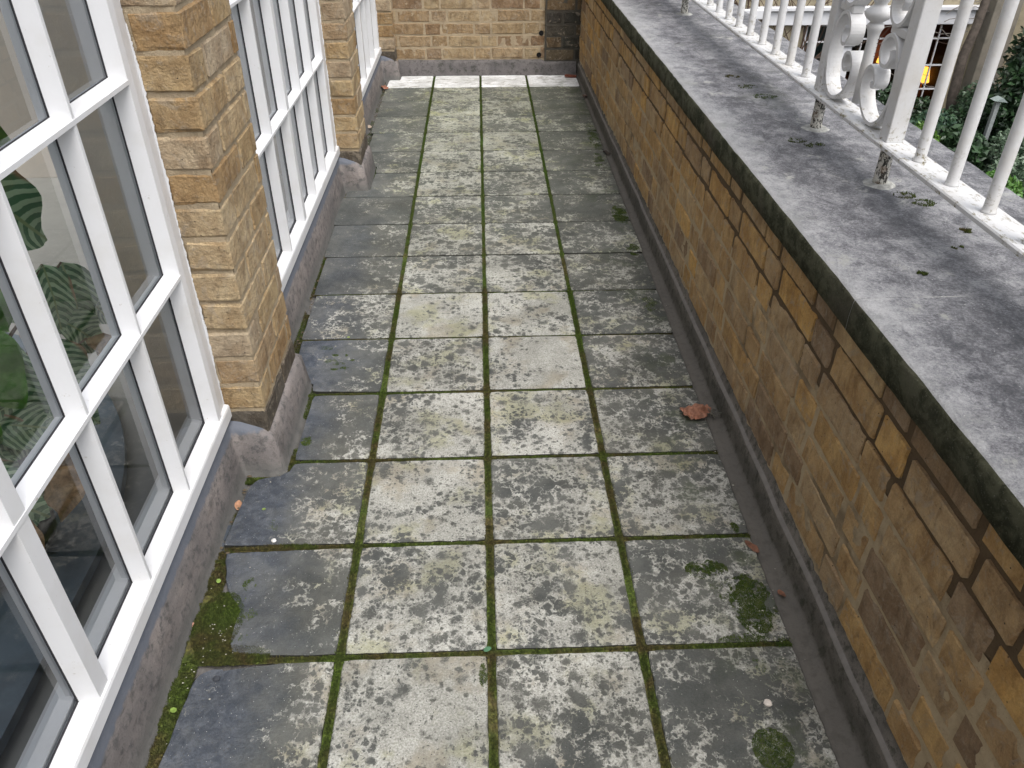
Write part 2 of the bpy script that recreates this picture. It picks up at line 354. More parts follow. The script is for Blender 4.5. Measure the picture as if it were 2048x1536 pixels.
# ------------------------------------------------------------------ object helpers
def tag(o, label=None, cat=None, group=None, kind=None):
    if label: o['label'] = label
    if cat: o['category'] = cat
    if group: o['group'] = group
    if kind: o['kind'] = kind
    return o
def empty(name, loc=(0, 0, 0), rz=0.0):
    o = bpy.data.objects.new(name, None); C.objects.link(o); o.location = loc; o.rotation_euler = (0, 0, rz); o.empty_display_size = 0.05
    return o
def link(name, me, parent=None, loc=None):
    o = bpy.data.objects.new(name, me); C.objects.link(o)
    if parent: o.parent = parent
    if loc is not None: o.location = loc
    return o
def mesh(name, v, f, mats, smooth=False, mi=None, uv=None):
    me = bpy.data.meshes.new(name)
    me.from_pydata([tuple(map(float, p)) for p in v], [], [tuple(int(i) for i in q) for q in f])
    for m in (mats if isinstance(mats, (list, tuple)) else [mats]): me.materials.append(m)
    if mi is not None: me.polygons.foreach_set('material_index', np.array(mi, dtype=np.int32))
    if smooth: me.polygons.foreach_set('use_smooth', np.ones(len(me.polygons), dtype=bool))
    if uv is not None:
        l = me.uv_layers.new(name='UVMap'); vi = np.zeros(len(me.loops), dtype=np.int32); me.loops.foreach_get('vertex_index', vi)
        l.data.foreach_set('uv', np.array(uv, dtype=np.float32)[vi].ravel())
    me.update(); return me
class MB:
    def __init__(s): s.v = []; s.f = []; s.mi = []
    def add(s, v, f, mi=0):
        b = len(s.v); s.v += [tuple(p) for p in v]; s.f += [tuple(i + b for i in q) for q in f]; s.mi += [mi] * len(f)
    def box(s, x0, x1, y0, y1, z0, z1, b=0.0, mi=0):
        if b <= 0:
            v = [(x, y, z) for x in (x0, x1) for y in (y0, y1) for z in (z0, z1)]
            f = [(0, 1, 3, 2), (4, 6, 7, 5), (0, 4, 5, 1), (2, 3, 7, 6), (0, 2, 6, 4), (1, 5, 7, 3)]
            s.add(v, f, mi); return
        v, f = bev(x1 - x0, y1 - y0, z1 - z0, b)
        s.add([(x0 + p[0], y0 + p[1], z0 + p[2]) for p in v], f, mi)
    def prism(s, poly, lo, hi, axis='z', mi=0):
        # poly in the plane perpendicular to axis
        def P(a, b, c): return {'z': (a, b, c), 'y': (a, c, b), 'x': (c, a, b)}[axis]
        n = len(poly); v = [P(a, b, lo) for a, b in poly] + [P(a, b, hi) for a, b in poly]
        f = [tuple(range(n)), tuple(range(2 * n - 1, n - 1, -1))] + [(i, i + n, (i + 1) % n + n, (i + 1) % n) for i in range(n)]
        s.add(v, f, mi)
    def lathe(s, prof, cx, cy, seg=20, mi=0):
        v = []; f = []
        for r, z in prof:
            for k in range(seg):
                a = 2 * math.pi * k / seg; v.append((cx + r * math.cos(a), cy + r * math.sin(a), z))
        for i in range(len(prof) - 1):
            for k in range(seg):
                k2 = (k + 1) % seg; f.append((i * seg + k, i * seg + k2, (i + 1) * seg + k2, (i + 1) * seg + k))
        f.append(tuple(range(seg - 1, -1, -1))); f.append(tuple((len(prof) - 1) * seg + k for k in range(seg)))
        s.add(v, f, mi)
    def tube(s, pts, rad, seg=8, mi=0):
        pts = [Vector(p) for p in pts]; n = len(pts); v = []; f = []
        for i, p in enumerate(pts):
            d = (pts[min(i + 1, n - 1)] - pts[max(i - 1, 0)]).normalized()
            a = d.orthogonal().normalized() if i == 0 else (pa - d * pa.dot(d)).normalized()
            pa = a; b = d.cross(a); r = rad[i] if isinstance(rad, (list, tuple)) else rad
            for k in range(seg):
                t = 2 * math.pi * k / seg; v.append(p + (a * math.cos(t) + b * math.sin(t)) * r)
        for i in range(n - 1):
            for k in range(seg):
                k2 = (k + 1) % seg; f.append((i * seg + k, i * seg + k2, (i + 1) * seg + k2, (i + 1) * seg + k))
        f.append(tuple(range(seg - 1, -1, -1))); f.append(tuple((n - 1) * seg + k for k in range(seg)))
        s.add(v, f, mi)
    def build(s, name, mats, parent=None, smooth=False, loc=None, fix=True):
        me = mesh(name, s.v, s.f, mats, smooth, s.mi)
        if fix:
            import bmesh
            bm = bmesh.new(); bm.from_mesh(me); bmesh.ops.recalc_face_normals(bm, faces=bm.faces); bm.to_mesh(me); bm.free()
        return link(name, me, parent, loc)
def bev(L, W, H, b, jit=0.0, r=None):
    """bevelled box with 24 vertices, 26 faces"""
    dims = (L, W, H); v = []; idx = {}
    for cx in (0, 1):
        for cy in (0, 1):
            for cz in (0, 1):
                for ax in range(3):
                    p = []
                    for k, c in enumerate((cx, cy, cz)):
                        e = dims[k] if c else 0.0
                        if k != ax: e += (-b if c else b)
                        p.append(e)
                    if jit: p = [q + r.uniform(-jit, jit) * (0.35 if k == ax else 1.0) for k, q in enumerate(p)]
                    idx[(cx, cy, cz, ax)] = len(v); v.append(tuple(p))
    f = []
    for ax in range(3):
        o = [k for k in range(3) if k != ax]
        for c in (0, 1):
            q = []
            for (a, b_) in ((0, 0), (1, 0), (1, 1), (0, 1)):
                k = [0, 0, 0]; k[ax] = c; k[o[0]] = a; k[o[1]] = b_; q.append(idx[(*k, ax)])
            flip = (c == 0) ^ (ax == 1)
            f.append(tuple(q[::-1] if flip else q))
    for ax in range(3):       # edges running along axis ax
        o = [k for k in range(3) if k != ax]
        for a in (0, 1):
            for b_ in (0, 1):
                k0 = [0, 0, 0]; k1 = [0, 0, 0]; k1[ax] = 1
                for k in (k0, k1): k[o[0]] = a; k[o[1]] = b_
                q = (idx[(*k0, o[0])], idx[(*k1, o[0])], idx[(*k1, o[1])], idx[(*k0, o[1])])
                flip = (a == b_) ^ (ax == 1)
                f.append(q if flip else q[::-1])
    for cx in (0, 1):
        for cy in (0, 1):
            for cz in (0, 1):
                q = tuple(idx[(cx, cy, cz, ax)] for ax in range(3))
                f.append(q if (cx + cy + cz) % 2 else q[::-1])
    return v, f

# ------------------------------------------------------------------ paving
RP = 0.3127; CP = 0.315
bed = MB(); 
def grid_sheet(name, x0, x1, y0, y1, z, step, amp, mat, parent=None, kind='structure'):
    nx = max(2, int((x1 - x0) / step)); ny = max(2, int((y1 - y0) / step))
    v = []; 
    for j in range(ny + 1):
        for i in range(nx + 1):
            x = x0 + (x1 - x0) * i / nx; y = y0 + (y1 - y0) * j / ny
            v.append((x, y, z + amp * mnoise.noise((x * 30, y * 30, 1.7))))
    f = [(j * (nx + 1) + i, j * (nx + 1) + i + 1, (j + 1) * (nx + 1) + i + 1, (j + 1) * (nx + 1) + i) for j in range(ny) for i in range(nx)]
    o = link(name, mesh(name, v, f, mat, True), parent); 
    if kind: tag(o, kind=kind)
    return o
grid_sheet('terrace_bed', -0.70, 0.72, -2.2, 4.75, -0.020, 0.02, 0.004, m_bed)
pav = tag(empty('terrace_paving', (0, 1.5, 0)), kind='structure')
def slab_mesh(poly, seed, ribs=True):
    """outline subdivided and worn, with a small arris"""
    r = random.Random(seed); pts = []
    n = len(poly)
    for i in range(n):
        a, b = Vector(poly[i]), Vector(poly[(i + 1) % n]); d = (b - a); k = max(2, int(d.length / 0.022)); nrm = Vector((-d.y, d.x)).normalized()
        for t in range(k):
            p = a + d * t / k
            p = p + nrm * (abs(mnoise.noise((p.x * 45 + seed, p.y * 45, seed * 1.3))) * 0.0035)
            if t == 0: p = p + nrm * 0.002 + d.normalized() * 0.003
            pts.append(p)
    c = sum(pts, Vector((0, 0))) / len(pts); m = len(pts)
    top = [(p.x + (c.x - p.x) * 0.016, p.y + (c.y - p.y) * 0.016, 0.0) for p in pts]
    mid = [(p.x, p.y, -0.003) for p in pts]; bot = [(p.x, p.y, -0.034) for p in pts]
    v = top + mid + bot; f = [tuple(range(m))]
    for k in (0, m):
        f += [(k + i, k + m + i, k + m + (i + 1) % m, k + (i + 1) % m) for i in range(m)]
    return mesh('slab', v, f, [m_slab, m_slabside], False, [0] + [0] * m + [1] * m)
# measured joint centres and widths
LE = {-1: -0.621, 0: -0.625, 1: -0.627, 2: -0.60, 3: -0.615, 4: -0.618, 5: -0.628, 6: -0.64, 7: -0.648, 8: -0.60, 9: -0.60, 10: -0.605}
def slab_edge(i): return LE.get(i, -0.62)
AM = {  # (row, column): lichen amount, green, wet
}
for i in range(-5, 15):
    y0 = i * RP; y1 = y0 + RP
    gap = 0.0066 if i < 4 else 0.0045
    gap1 = 0.0066 if i + 1 < 4 else 0.0045
    if i == 14: y1 = y0 + 0.300
    for j in range(4):
        x0 = (j - 2) * CP; x1 = x0 + CP
        a = x0 + (0.0085 if j else 0.0); b = x1 - (0.0085 if j < 3 else 0.0)
        if i >= 5: a = x0 + (0.0065 if j else 0); b = x1 - (0.0065 if j < 3 else 0.0)
        ya, yb = y0 + gap, y1 - gap1
        sk = rnd.uniform(-0.0015, 0.0015)
        if j == 0:
            e = slab_edge(i)
            if i == 2: poly = [(e, ya), (b, ya), (b, yb), (-0.522, yb), (-0.528, y1 - 0.012), (-0.531, 0.655), (-0.548, 0.600), (-0.562, 0.574), (-0.600, 0.562)][:9]
            elif i == 1: poly = [(e - 0.012, ya + 0.004), (b, ya), (b, yb), (-0.522, yb), (-0.530, 0.590), (-0.548, 0.572), (-0.606, 0.560), (e + 0.004, 0.535)]
            elif i == -1: poly = [(e, ya), (b, ya), (b, yb - 0.002), (-0.46, yb - 0.003), (-0.545, yb - 0.016), (-0.556, yb - 0.010), (-0.585, yb - 0.014), (-0.603, yb - 0.034)]
            elif i == 0: poly = [(-0.545, ya + 0.012), (-0.50, ya + 0.006), (-0.44, ya + 0.002), (b, ya), (b, yb), (e - 0.002, yb - 0.006), (e + 0.012, yb - 0.06), (-0.598, 0.19), (-0.552, 0.13), (-0.556, 0.06)]
            elif i == 3: poly = [(-0.532, ya + 0.01), (b, ya), (b, yb), (e, yb), (-0.600, 1.04), (-0.575, 1.005), (-0.535, 0.995)]
            elif i == 8: poly = [(-0.532, 2.60), (-0.532, ya + 0.0)][:1] + [(b, ya), (b, yb), (-0.530, yb)] ; 
            elif i == 9: poly = [(-0.530, ya), (b, ya), (b, yb), (-0.600, yb), (-0.600, 2.92), (-0.532, 2.905)]
            else: poly = [(e, ya), (b, ya), (b, yb), (e + sk, yb)]
            if i == 8: poly = [(-0.640, ya), (b, ya), (b, yb), (-0.530, yb), (-0.532, 2.590), (-0.636, 2.580)]
            if i == 2: poly = [(-0.526, ya + 0.002), (b, ya), (b, yb), (-0.524, yb)]
            if i == 14: poly = [(-0.62, ya), (b, ya), (b, yb), (-0.540, yb), (-0.541, 4.575), (-0.615, 4.565)]
        else:
            if j == 3: b = 0.6325 + 0.0255 * max(0, y0) / 4.5
            poly = [(a, ya), (b, ya), (b + (sk if j < 3 else 0), yb), (a + sk, yb)]
        o = link('slab', slab_mesh(poly, i * 4 + j + 40), pav, (0, -1.5, 0))
        o.location.z = rnd.uniform(-0.0008, 0.0008)
        # how much pale lichen / green / water staining each slab has
        am = {0: 0.13 if i < 3 else 0.22, 1: 0.56, 2: 0.54, 3: 0.25}[j] + rnd.uniform(-0.16, 0.16)
        g = 0.15 if i < 3 else min(1.0, 0.15 + (i - 3) * 0.10)
        if i > 5: am -= 0.14
        if i == 14: am = 1.5; g = 0.0
        if (i, j) == (3, 2): am = 0.85
        if (i, j) == (4, 1): am = 0.85
        if (i, j) == (-2, 1) or (i, j) == (-1, 1): am = 0.72
        wet = 1.0 if (j == 0 and i < 4) else (max(0.35, 1.15 - 0.12 * i) if j == 0 and i < 9 else (0.25 if j == 0 else 0.0))
        o.color = (max(0, am), g, wet, 1)

# ------------------------------------------------------------------ brick walls
CH = 0.0785; BL = 0.222; BH_ = 0.108; JT = 0.010
def variants(L, D, n, mat, seed, jit=0.0034, b=0.0048):
    out = []
    for k in range(n):
        r = random.Random(seed + k); v, f = bev(L, D, CH - JT, b, jit, r)
        out.append(mesh('brick', v, f, mat))
    return out
pool = {}
def get_var(kind, mat):
    key = (kind, mat.name)
    if key not in pool:
        L, D = {'s': (BL - JT, 0.06), 'h': (BH_ - JT, 0.06), 'cx': (BL - JT, BH_ - JT), 'cy': (BH_ - JT, BL - JT), 'hh': (0.055, 0.06)}[kind]
        pool[key] = variants(L, D, 8 if kind in 'sh' else 5, mat, abs(hash(kind)) % 7 + len(pool) * 31)
    return rnd.choice(pool[key])
def mortar_face(name, pts0, du, dv, nu, nv, nrm, amp, mat, parent, loc=(0, 0, 0), fn=None):
    """undulating sheet of mortar just behind the brick faces"""
    v = []; p0 = Vector(pts0); du = Vector(du); dv = Vector(dv); nrm = Vector(nrm)
    for j in range(nv + 1):
        for i in range(nu + 1):
            p = p0 + du * (i / nu) + dv * (j / nv)
            a = amp * (mnoise.noise(p * 28) + 0.6 * mnoise.noise(p * 70))
            if fn: a += fn(p)
            v.append(p + nrm * a)
    f = [(j * (nu + 1) + i, j * (nu + 1) + i + 1, (j + 1) * (nu + 1) + i + 1, (j + 1) * (nu + 1) + i) for j in range(nv) for i in range(nu)]
    me = mesh(name, v, f, mat, True)
    if (me.polygons[0].normal.dot(nrm)) < 0: me.flip_normals()
    return link(name, me, parent, loc)
# --- parapet (terrace side faces -X). local frame: x along the wall (world -Y), y into the wall (world +X)
# wall line: x = 0.700 - 0.0045*Y
PA = math.atan(0.0045)
par = empty('parapet_wall', (0.700, 0.0, 0.0), R(-90) - (-PA)); 
par.rotation_euler = (0, 0, R(-90) + PA)
tag(par, 'low yellow brick parapet under the stone coping along the right side of the terrace', 'brick wall')
ZB = 0.0785 - 0.0785 * 0 + 0.020   # bottom of lowest course
zj = [0.5665 - CH * k for k in range(7)]       # joint levels, 0.0955 at the bottom
nb = 0
for c in range(7):
    z0 = 0.5665 - CH * c + JT / 2
    x = -4.75 + (0.0 if c % 2 else 0.081) - rnd.uniform(0, 0.02); k = c % 2
    while x < 1.35:
        kind = 's' if k % 2 == 0 else 'h'; L = BL if kind == 's' else BH_ + 0.006
        if x > -4.74 or True:
            o = link('brick', get_var(kind, m_ochre), par, (x + JT / 2, rnd.uniform(-0.002, 0.002), z0 + rnd.uniform(-0.0015, 0.0015)))
            o.rotation_euler = (rnd.uniform(-0.01, 0.01), rnd.uniform(-0.006, 0.006), rnd.uniform(-0.012, 0.012))
            o.scale = (rnd.uniform(0.96, 1.03), 1, rnd.uniform(0.96, 1.02)); nb += 1
        x += L; k += 1
mortar_face('mortar', (-4.75, 0.0034, 0.0), (6.1, 0, 0), (0, 0, 0.44), 760, 56, (0, -1, 0), 0.0026, m_mortp, par)
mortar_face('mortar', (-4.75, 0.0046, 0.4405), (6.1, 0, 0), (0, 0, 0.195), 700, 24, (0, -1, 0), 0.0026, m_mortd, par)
b_ = MB(); b_.box(-4.75, 1.35, 0.061, 0.45, -3.2, 0.628); b_.build('core', m_mortp, par)
# coping stones
def coping(y0, y1, lab=None):
    nx, ny = 10, max(4, int((y1 - y0) / 0.03)); v = []; f = []; mi = []
    T = 0.702; Bz = 0.632
    prof = [(0.060, Bz + 0.0), (0.012, Bz), (0.0, Bz + 0.004), (-0.001, Bz + 0.03), (0.0, T - 0.010), (0.003, T - 0.003), (0.010, T)]
    prof += [(0.08, T + 0.001), (0.16, T), (0.25, T + 0.001), (0.33, T), (0.42, T + 0.001), (0.50, T), (0.577, T), (0.584, T - 0.004), (0.586, T - 0.012), (0.586, Bz), (0.53, Bz)]
    n = len(prof)
    for j in range(ny + 1):
        y = y0 + (y1 - y0) * j / ny; xc = 0.677 - 0.0045 * y
        for k, (dx, z) in enumerate(prof):
            q = mnoise.noise((y * 22, k * 0.9, 3.1)); q2 = mnoise.noise((y * 60, k * 2.0, 9.1))
            amp = 0.0022 if 2 <= k <= 6 else (0.005 if 12 <= k <= 16 else 0.0008)
            v.append((xc + dx + q * amp + (q2 * 0.0015 if 3 <= k <= 5 or 12 <= k <= 16 else 0), y, z + q2 * 0.0008))
    for j in range(ny):
        for k in range(n):
            k2 = (k + 1) % n
            f.append((j * n + k, j * n + k2, (j + 1) * n + k2, (j + 1) * n + k)); mi.append(1 if k < 5 else 0)
    nv_ = len(v); v += v[:n] + v[ny * n:ny * n + n]; f.append(tuple(range(nv_ + n - 1, nv_ - 1, -1))); f.append(tuple(nv_ + n + k for k in range(n))); mi += [0, 0]
    me = mesh('coping_stone', v, f, [m_cop, m_cops], True, mi)
    import bmesh
    bm = bmesh.new(); bm.from_mesh(me); bmesh.ops.recalc_face_normals(bm, faces=bm.faces); bm.to_mesh(me); bm.free()
    return me
for (a, b) in ((-1.35, 0.2174), (0.2186, 2.35), (2.3512, 4.74)):
    o = link('coping_stone', coping(a, b)); o.parent = par; o.matrix_parent_inverse = par.matrix_basis.inverted()
jl = MB(); jl.prism([(0.775, 0.2170), (0.80, 0.2172), (0.84, 0.2168), (0.885, 0.2176), (0.90, 0.2184), (0.87, 0.2190), (0.83, 0.2187), (0.80, 0.2188)], 0.690, 0.7026)
o = jl.build('joint_pointing', plain('pale_pointing', (0.40, 0.40, 0.38), 0.9), par); o.matrix_parent_inverse = par.matrix_basis.inverted()
# --- cement fillet at the parapet foot
def sweep(name, stations, profs, mats, mi_of=None, sub=1, parent=None, amp=0.0012):
    n = len(profs[0]); v = []; f = []; mi = []
    for s_, pr_ in zip(stations, profs):
        for k, p in enumerate(pr_):
            q = mnoise.noise((p[0] * 40, p[1] * 12, p[2] * 40 + k))
            v.append((p[0] + q * amp, p[1] + q * amp * 0.5, p[2] + mnoise.noise((p[0] * 9, p[1] * 20, k * 3)) * amp))
    for j in range(len(profs) - 1):
        for k in range(n - 1):
            f.append((j * n + k, j * n + k + 1, (j + 1) * n + k + 1, (j + 1) * n + k)); mi.append(mi_of[k] if mi_of else 0)
    me = mesh(name, v, f, mats, True, mi)
    return link(name, me, parent)
def lerp(a, b, t): return a + (b - a) * t
ys = np.arange(-1.4, 4.701, 0.025)
pA = [(0.628, -0.03), (0.6335, -0.004), (0.655, -0.003), (0.674, -0.002), (0.679, 0.006), (0.6835, 0.035), (0.6875, 0.064), (0.6885, 0.068), (0.6955, 0.0735), (0.698, 0.078), (0.7015, 0.094), (0.705, 0.10)]
pB = [(0.655, -0.03), (0.660, -0.004), (0.664, -0.003), (0.668, -0.002), (0.671, 0.006), (0.673, 0.035), (0.674, 0.064), (0.675, 0.068), (0.678, 0.0725), (0.680, 0.076), (0.682, 0.09), (0.685, 0.10)]
profs = []
for y in ys:
    t = max(0, y) / 4.6; wob = 0.0025 * mnoise.noise((y * 5, 0, 0))
    profs.append([(lerp(a[0], b[0], t) + wob * (k > 3), y, lerp(a[1], b[1], t) + wob * (k > 5)) for k, (a, b) in enumerate(zip(pA, pB))])
fl = sweep('cement_skirting', ys, profs, [m_cemr, m_cemt], [0, 0, 0, 0, 0, 0, 1, 1, 0, 0, 0])
tag(fl, 'long brown grey cement fillet with a thin ledge at the foot of the parapet', 'cement fillet')

# --- end wall
endw = empty('end_wall', (0, 4.72, 0)); tag(endw, 'buff brick wall closing the far end of the terrace with two round drain holes', 'brick wall')
c = 0; nbk = 0
while c < 18:
    z0 = 0.0955 + CH * c + 0.0045
    x = -0.66 + (0.0 if c % 2 else 0.07); k = c % 2
    while x < 0.425:
        kind = 's' if k % 2 == 0 else 'h'; L = BL if kind == 's' else BH_ + 0.004
        if x + L > 0.447: L = 0.447 - x
        if L > 0.03:
            o = link('brick', get_var(kind, m_far), endw, (x + JT / 2, rnd.uniform(-0.0015, 0.0015), z0))
            base = BL if kind == 's' else BH_
            o.scale = (max(0.1, (L - JT) / (base - JT)), 1, rnd.uniform(0.97, 1.03)); o.rotation_euler = (0, rnd.uniform(-0.006, 0.006), 0)
        x += L; k += 1
    c += 1
mortar_face('mortar', (-0.70, 0.0022, 0.0), (1.15, 0, 0), (0, 0, 1.52), 140, 180, (0, -1, 0), 0.0026, m_mort, endw)
b_ = MB(); b_.box(-0.70, 1.3, 0.062, 0.30, -3.2, 1.52); b_.build('core', m_mort, endw)
for (hx, hz) in ((0.419, 0.261), (0.405, 0.121)):
    b_ = MB(); seg = 14; v = [(hx + 0.0165 * math.cos(2 * math.pi * k / seg), -0.0035, hz + 0.0165 * math.sin(2 * math.pi * k / seg)) for k in range(seg)]
    v += [(p[0], 0.001, p[2]) for p in v]; b_.add(v, [tuple(range(seg))] + [(k, k + seg, (k + 1) % seg + seg, (k + 1) % seg) for k in range(seg)])
    b_.build('drain_hole', plain('hole_black', (0.006, 0.006, 0.006), 1.0), endw)
# sooty pier in the corner
pier = empty('corner_pier', (0.56, 4.700, 0)); tag(pier, 'soot blackened brick pier in the far right corner beside the parapet', 'brick pier')
for c in range(18):
    z0 = 0.085 + CH * c + 0.0045; x = -0.113
    seq = [('h', 0.113), ('h', 0.125)] if c % 2 else [('s', 0.200), ('hh', 0.04)]
    for kind, L in seq:
        o = link('brick', get_var(kind, m_soot), pier, (x + JT / 2, rnd.uniform(-0.002, 0.002), z0))
        base = {'s': BL - JT, 'h': BH_ - JT, 'hh': 0.055}[kind]; o.scale = ((L - JT) / base, 1, 1); x += L
mortar_face('mortar', (-0.116, 0.003, 0.0), (0.25, 0, 0), (0, 0, 1.5), 20, 100, (0, -1, 0), 0.002, m_morts, pier)
b_ = MB(); b_.box(-0.1165, 0.136, 0.0055, 0.082, 0.0, 1.5); b_.build('core', m_morts, pier)
# end wall fillet
xs = np.arange(-0.56, 0.675, 0.02); profs = []
for x in xs:
    zt = 0.088 if x < 0.44 else 0.078; yo = 0.0 if x < 0.44 else -0.012
    if x < -0.4: zt += 0.004
    profs.append([(x, 4.66 + yo, -0.03), (x, 4.672 + yo, 0.0), (x, 4.684 + yo, 0.02), (x, 4.690 + yo, zt - 0.01), (x, 4.696 + yo, zt - 0.002), (x, 4.712 + yo, zt + 0.004), (x, 4.73, zt + 0.006)])
m_ceme = mat_render_cement('cement_end', (0.145, 0.132, 0.130), (0.10, 0.093, 0.092), (0.045, 0.045, 0.038))
fe = sweep('cement_skirting', xs, profs, m_ceme); tag(fe, 'purple grey cement fillet along the foot of the far end wall', 'cement fillet')

# --- brick piers between the windows
def pier_obj(name, x1, y0, y1, zt, label):
    t = empty(name, (x1, y0, 0)); tag(t, label, 'brick pier', 'brick piers between the windows')
    D = y1 - y0; c = 0; zb = 0.105
    while zb + c * CH < zt:
        z0 = zb + c * CH + 0.005; mt = m_plinth if c == 0 else m_stock
        jx = rnd.uniform(-0.0012, 0.0016); jy = rnd.uniform(-0.0022, 0.0008)
        def put(kind, L, y, first):
            if kind == 'cx':      # stretcher seen on the face toward -Y, end on the +X face
                o = link('brick', get_var('cx', mt), t, (-(BL - JT) + jx, y, z0)); return
            o = link('brick', get_var('cy', mt), t, (-(BH_ - JT) + jx, y, z0)); o.scale = (1, L / (BL - JT), 1)
        if D > 0.3:
            seq = [('cx', BH_ - JT), ('cy', 0.215 - JT / 2)] if c % 2 else [('cy', 0.215 - JT), ('cy2', D - 0.215)]
        else: seq = [('cx', BH_ - JT), ('cy', D - BH_)] if c % 2 else [('cy', min(D, 0.205) - 0.004), ('cy2', D - min(D, 0.205))]
        y = 0 + jy
        for kind, L in seq:
            if L < 0.015: break
            if kind == 'cx': put('cx', L, y, True); y += L + JT
            else:
                rem = D - y + jy
                L = min(L, rem)
                if rem - L < 0.03: L = rem
                put('cy', L, y, True); y += L + JT
        while D - y > 0.03:
            L = min(BL - JT, D - y); put('cy', L, y, False); y += L + JT
        c += 1
    n = int((zt - 0.08) / 0.007)
    mortar_face('mortar', (-0.16, 0.0036, 0.08), (0.16 - 0.0036, 0, 0), (0, 0, zt - 0.06), 26, n, (0, -1, 0), 0.0024, m_mort, t)
    mortar_face('mortar', (-0.0036, 0.0036, 0.08), (0, D - 0.006, 0), (0, 0, zt - 0.06), int(D / 0.007), n, (1, 0, 0), 0.0024, m_mort, t)
    b = MB(); b.box(-0.16, -0.0085, 0.0085, D - 0.003, -0.03, zt + 0.02); b.build('core', m_mort, t)
    b = MB(); b.box(-0.30, -0.172, -0.010 if D > .2 else 0.0, D + 0.010 if D > .2 else D, -0.05, zt + 0.02); b.build('inner_lining', m_lining, t)
    return t
ZT = 2.30
P1 = pier_obj('brick_pier', -0.567, 0.615, 0.975, ZT, 'nearest yellow brick pier between the near window and the second window')
P2 = pier_obj('brick_pier', -0.563, 2.610, 2.875, ZT, 'second brick pier between the middle window and the far window')
P3 = pier_obj('brick_pier', -0.566, 4.600, 4.725, ZT, 'narrow farthest brick pier where the windows meet the end wall')
P0 = pier_obj('brick_pier', -0.567, -1.40, -1.06, ZT, 'brick pier behind the camera at the near end of the near window')

# --- cement upstand under windows and round piers
def upstand():
    # top line (x, y, ztop) following the wall, outward normal on the terrace side
    T = [(-0.664, -1.05, .160)]
    def rectpier(xp, y0, y1): return [(-0.664, y0 - 0.018, .150), (xp + 0.008, y0 - 0.018, .108), (xp + 0.008, y1 + 0.016, .112), (-0.664, y1 + 0.016, .150)]
    T += rectpier(-0.567, 0.615, 0.975) + rectpier(-0.563, 2.61, 2.875) + [(-0.664, 4.582, .15), (-0.558, 4.582, .108), (-0.558, 4.70, .1)]
    prof = [(-0.03, 0.010), (-0.012, 0.006), (-0.002, 0.0), (0.004, -0.010), (0.010, None, 0.55), (0.014, None, 0.25), (0.020, None, 0.10), (0.032, None, 0.0)]
    # densify
    pts = []
    for i in range(len(T) - 1):
        a, b = T[i], T[i + 1]; d = math.dist(a[:2], b[:2]); k = max(1, int(d / 0.025))
        dx, dy = (b[0] - a[0]) / d, (b[1] - a[1]) / d
        for t in range(k):
            u = t / k; pts.append(([a[q] + (b[q] - a[q]) * u for q in range(3)], (dx, dy), t == 0 and i > 0))
    profs = []
    prevd = None
    for idx, (p, d, corner) in enumerate(pts):
        n = (d[1], -d[0])
        if corner:
            pd = pts[idx - 1][1]; n0 = (pd[1], -pd[0]); off = (n0[0] + n[0], n0[1] + n[1])
        else: off = n
        row = []
        for q in prof:
            z = p[2] + q[1] if len(q) == 2 else lerp(-0.024, p[2] - 0.01, q[2])
            row.append((p[0] + off[0] * q[0], p[1] + off[1] * q[0], z))
        profs.append(row)
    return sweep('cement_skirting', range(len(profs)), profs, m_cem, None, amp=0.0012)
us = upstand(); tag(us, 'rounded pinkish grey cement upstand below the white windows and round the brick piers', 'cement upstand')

# ------------------------------------------------------------------ windows
NX, GX = -0.660, -0.690
m_inpaint = plain('inner_frame_paint', (0.82, 0.84, 0.86), 0.5, 0.05, 10)
def vbar(y, z0, z1, wide=0.0, nose=0.008):
    b = MB()
    poly = [(NX, y), (NX, y + nose + wide), (GX, y + nose + wide + 0.010), (GX, y - 0.010)]
    b.prism(poly, z0, z1)
    b.prism([(GX - 0.006, y - 0.004), (GX - 0.006, y + nose + wide + 0.004), (-0.714, y + nose + wide + 0.001), (-0.714, y - 0.001)], z0, z1, mi=2)
    b.prism([(GX + 0.0006, y - 0.0108), (GX + 0.0006, y - 0.0099), (GX - 0.0028, y - 0.0099), (GX - 0.0028, y - 0.0108)], z0, z1, mi=1)
    return b
def hbar(z, y0, y1, nose=0.008):
    b = MB()
    poly = [(NX + 0.0012, z), (NX + 0.0012, z - nose), (GX, z - nose - 0.010), (GX, z + 0.008)]
    b.prism(poly, y0, y1, 'y')
    b.prism([(GX - 0.0065, z + 0.003), (GX - 0.0065, z - nose - 0.003), (-0.7125, z - nose), (-0.7125, z)], y0, y1, 'y', mi=2)
    b.prism([(GX + 0.0008, z + 0.0078), (GX + 0.0008, z + 0.0086), (GX - 0.0028, z + 0.0086), (GX - 0.0028, z + 0.0078)], y0, y1, 'y', mi=1)
    return b
rows = [0.205, 0.609, 1.018, 1.427, 1.836, 2.245]
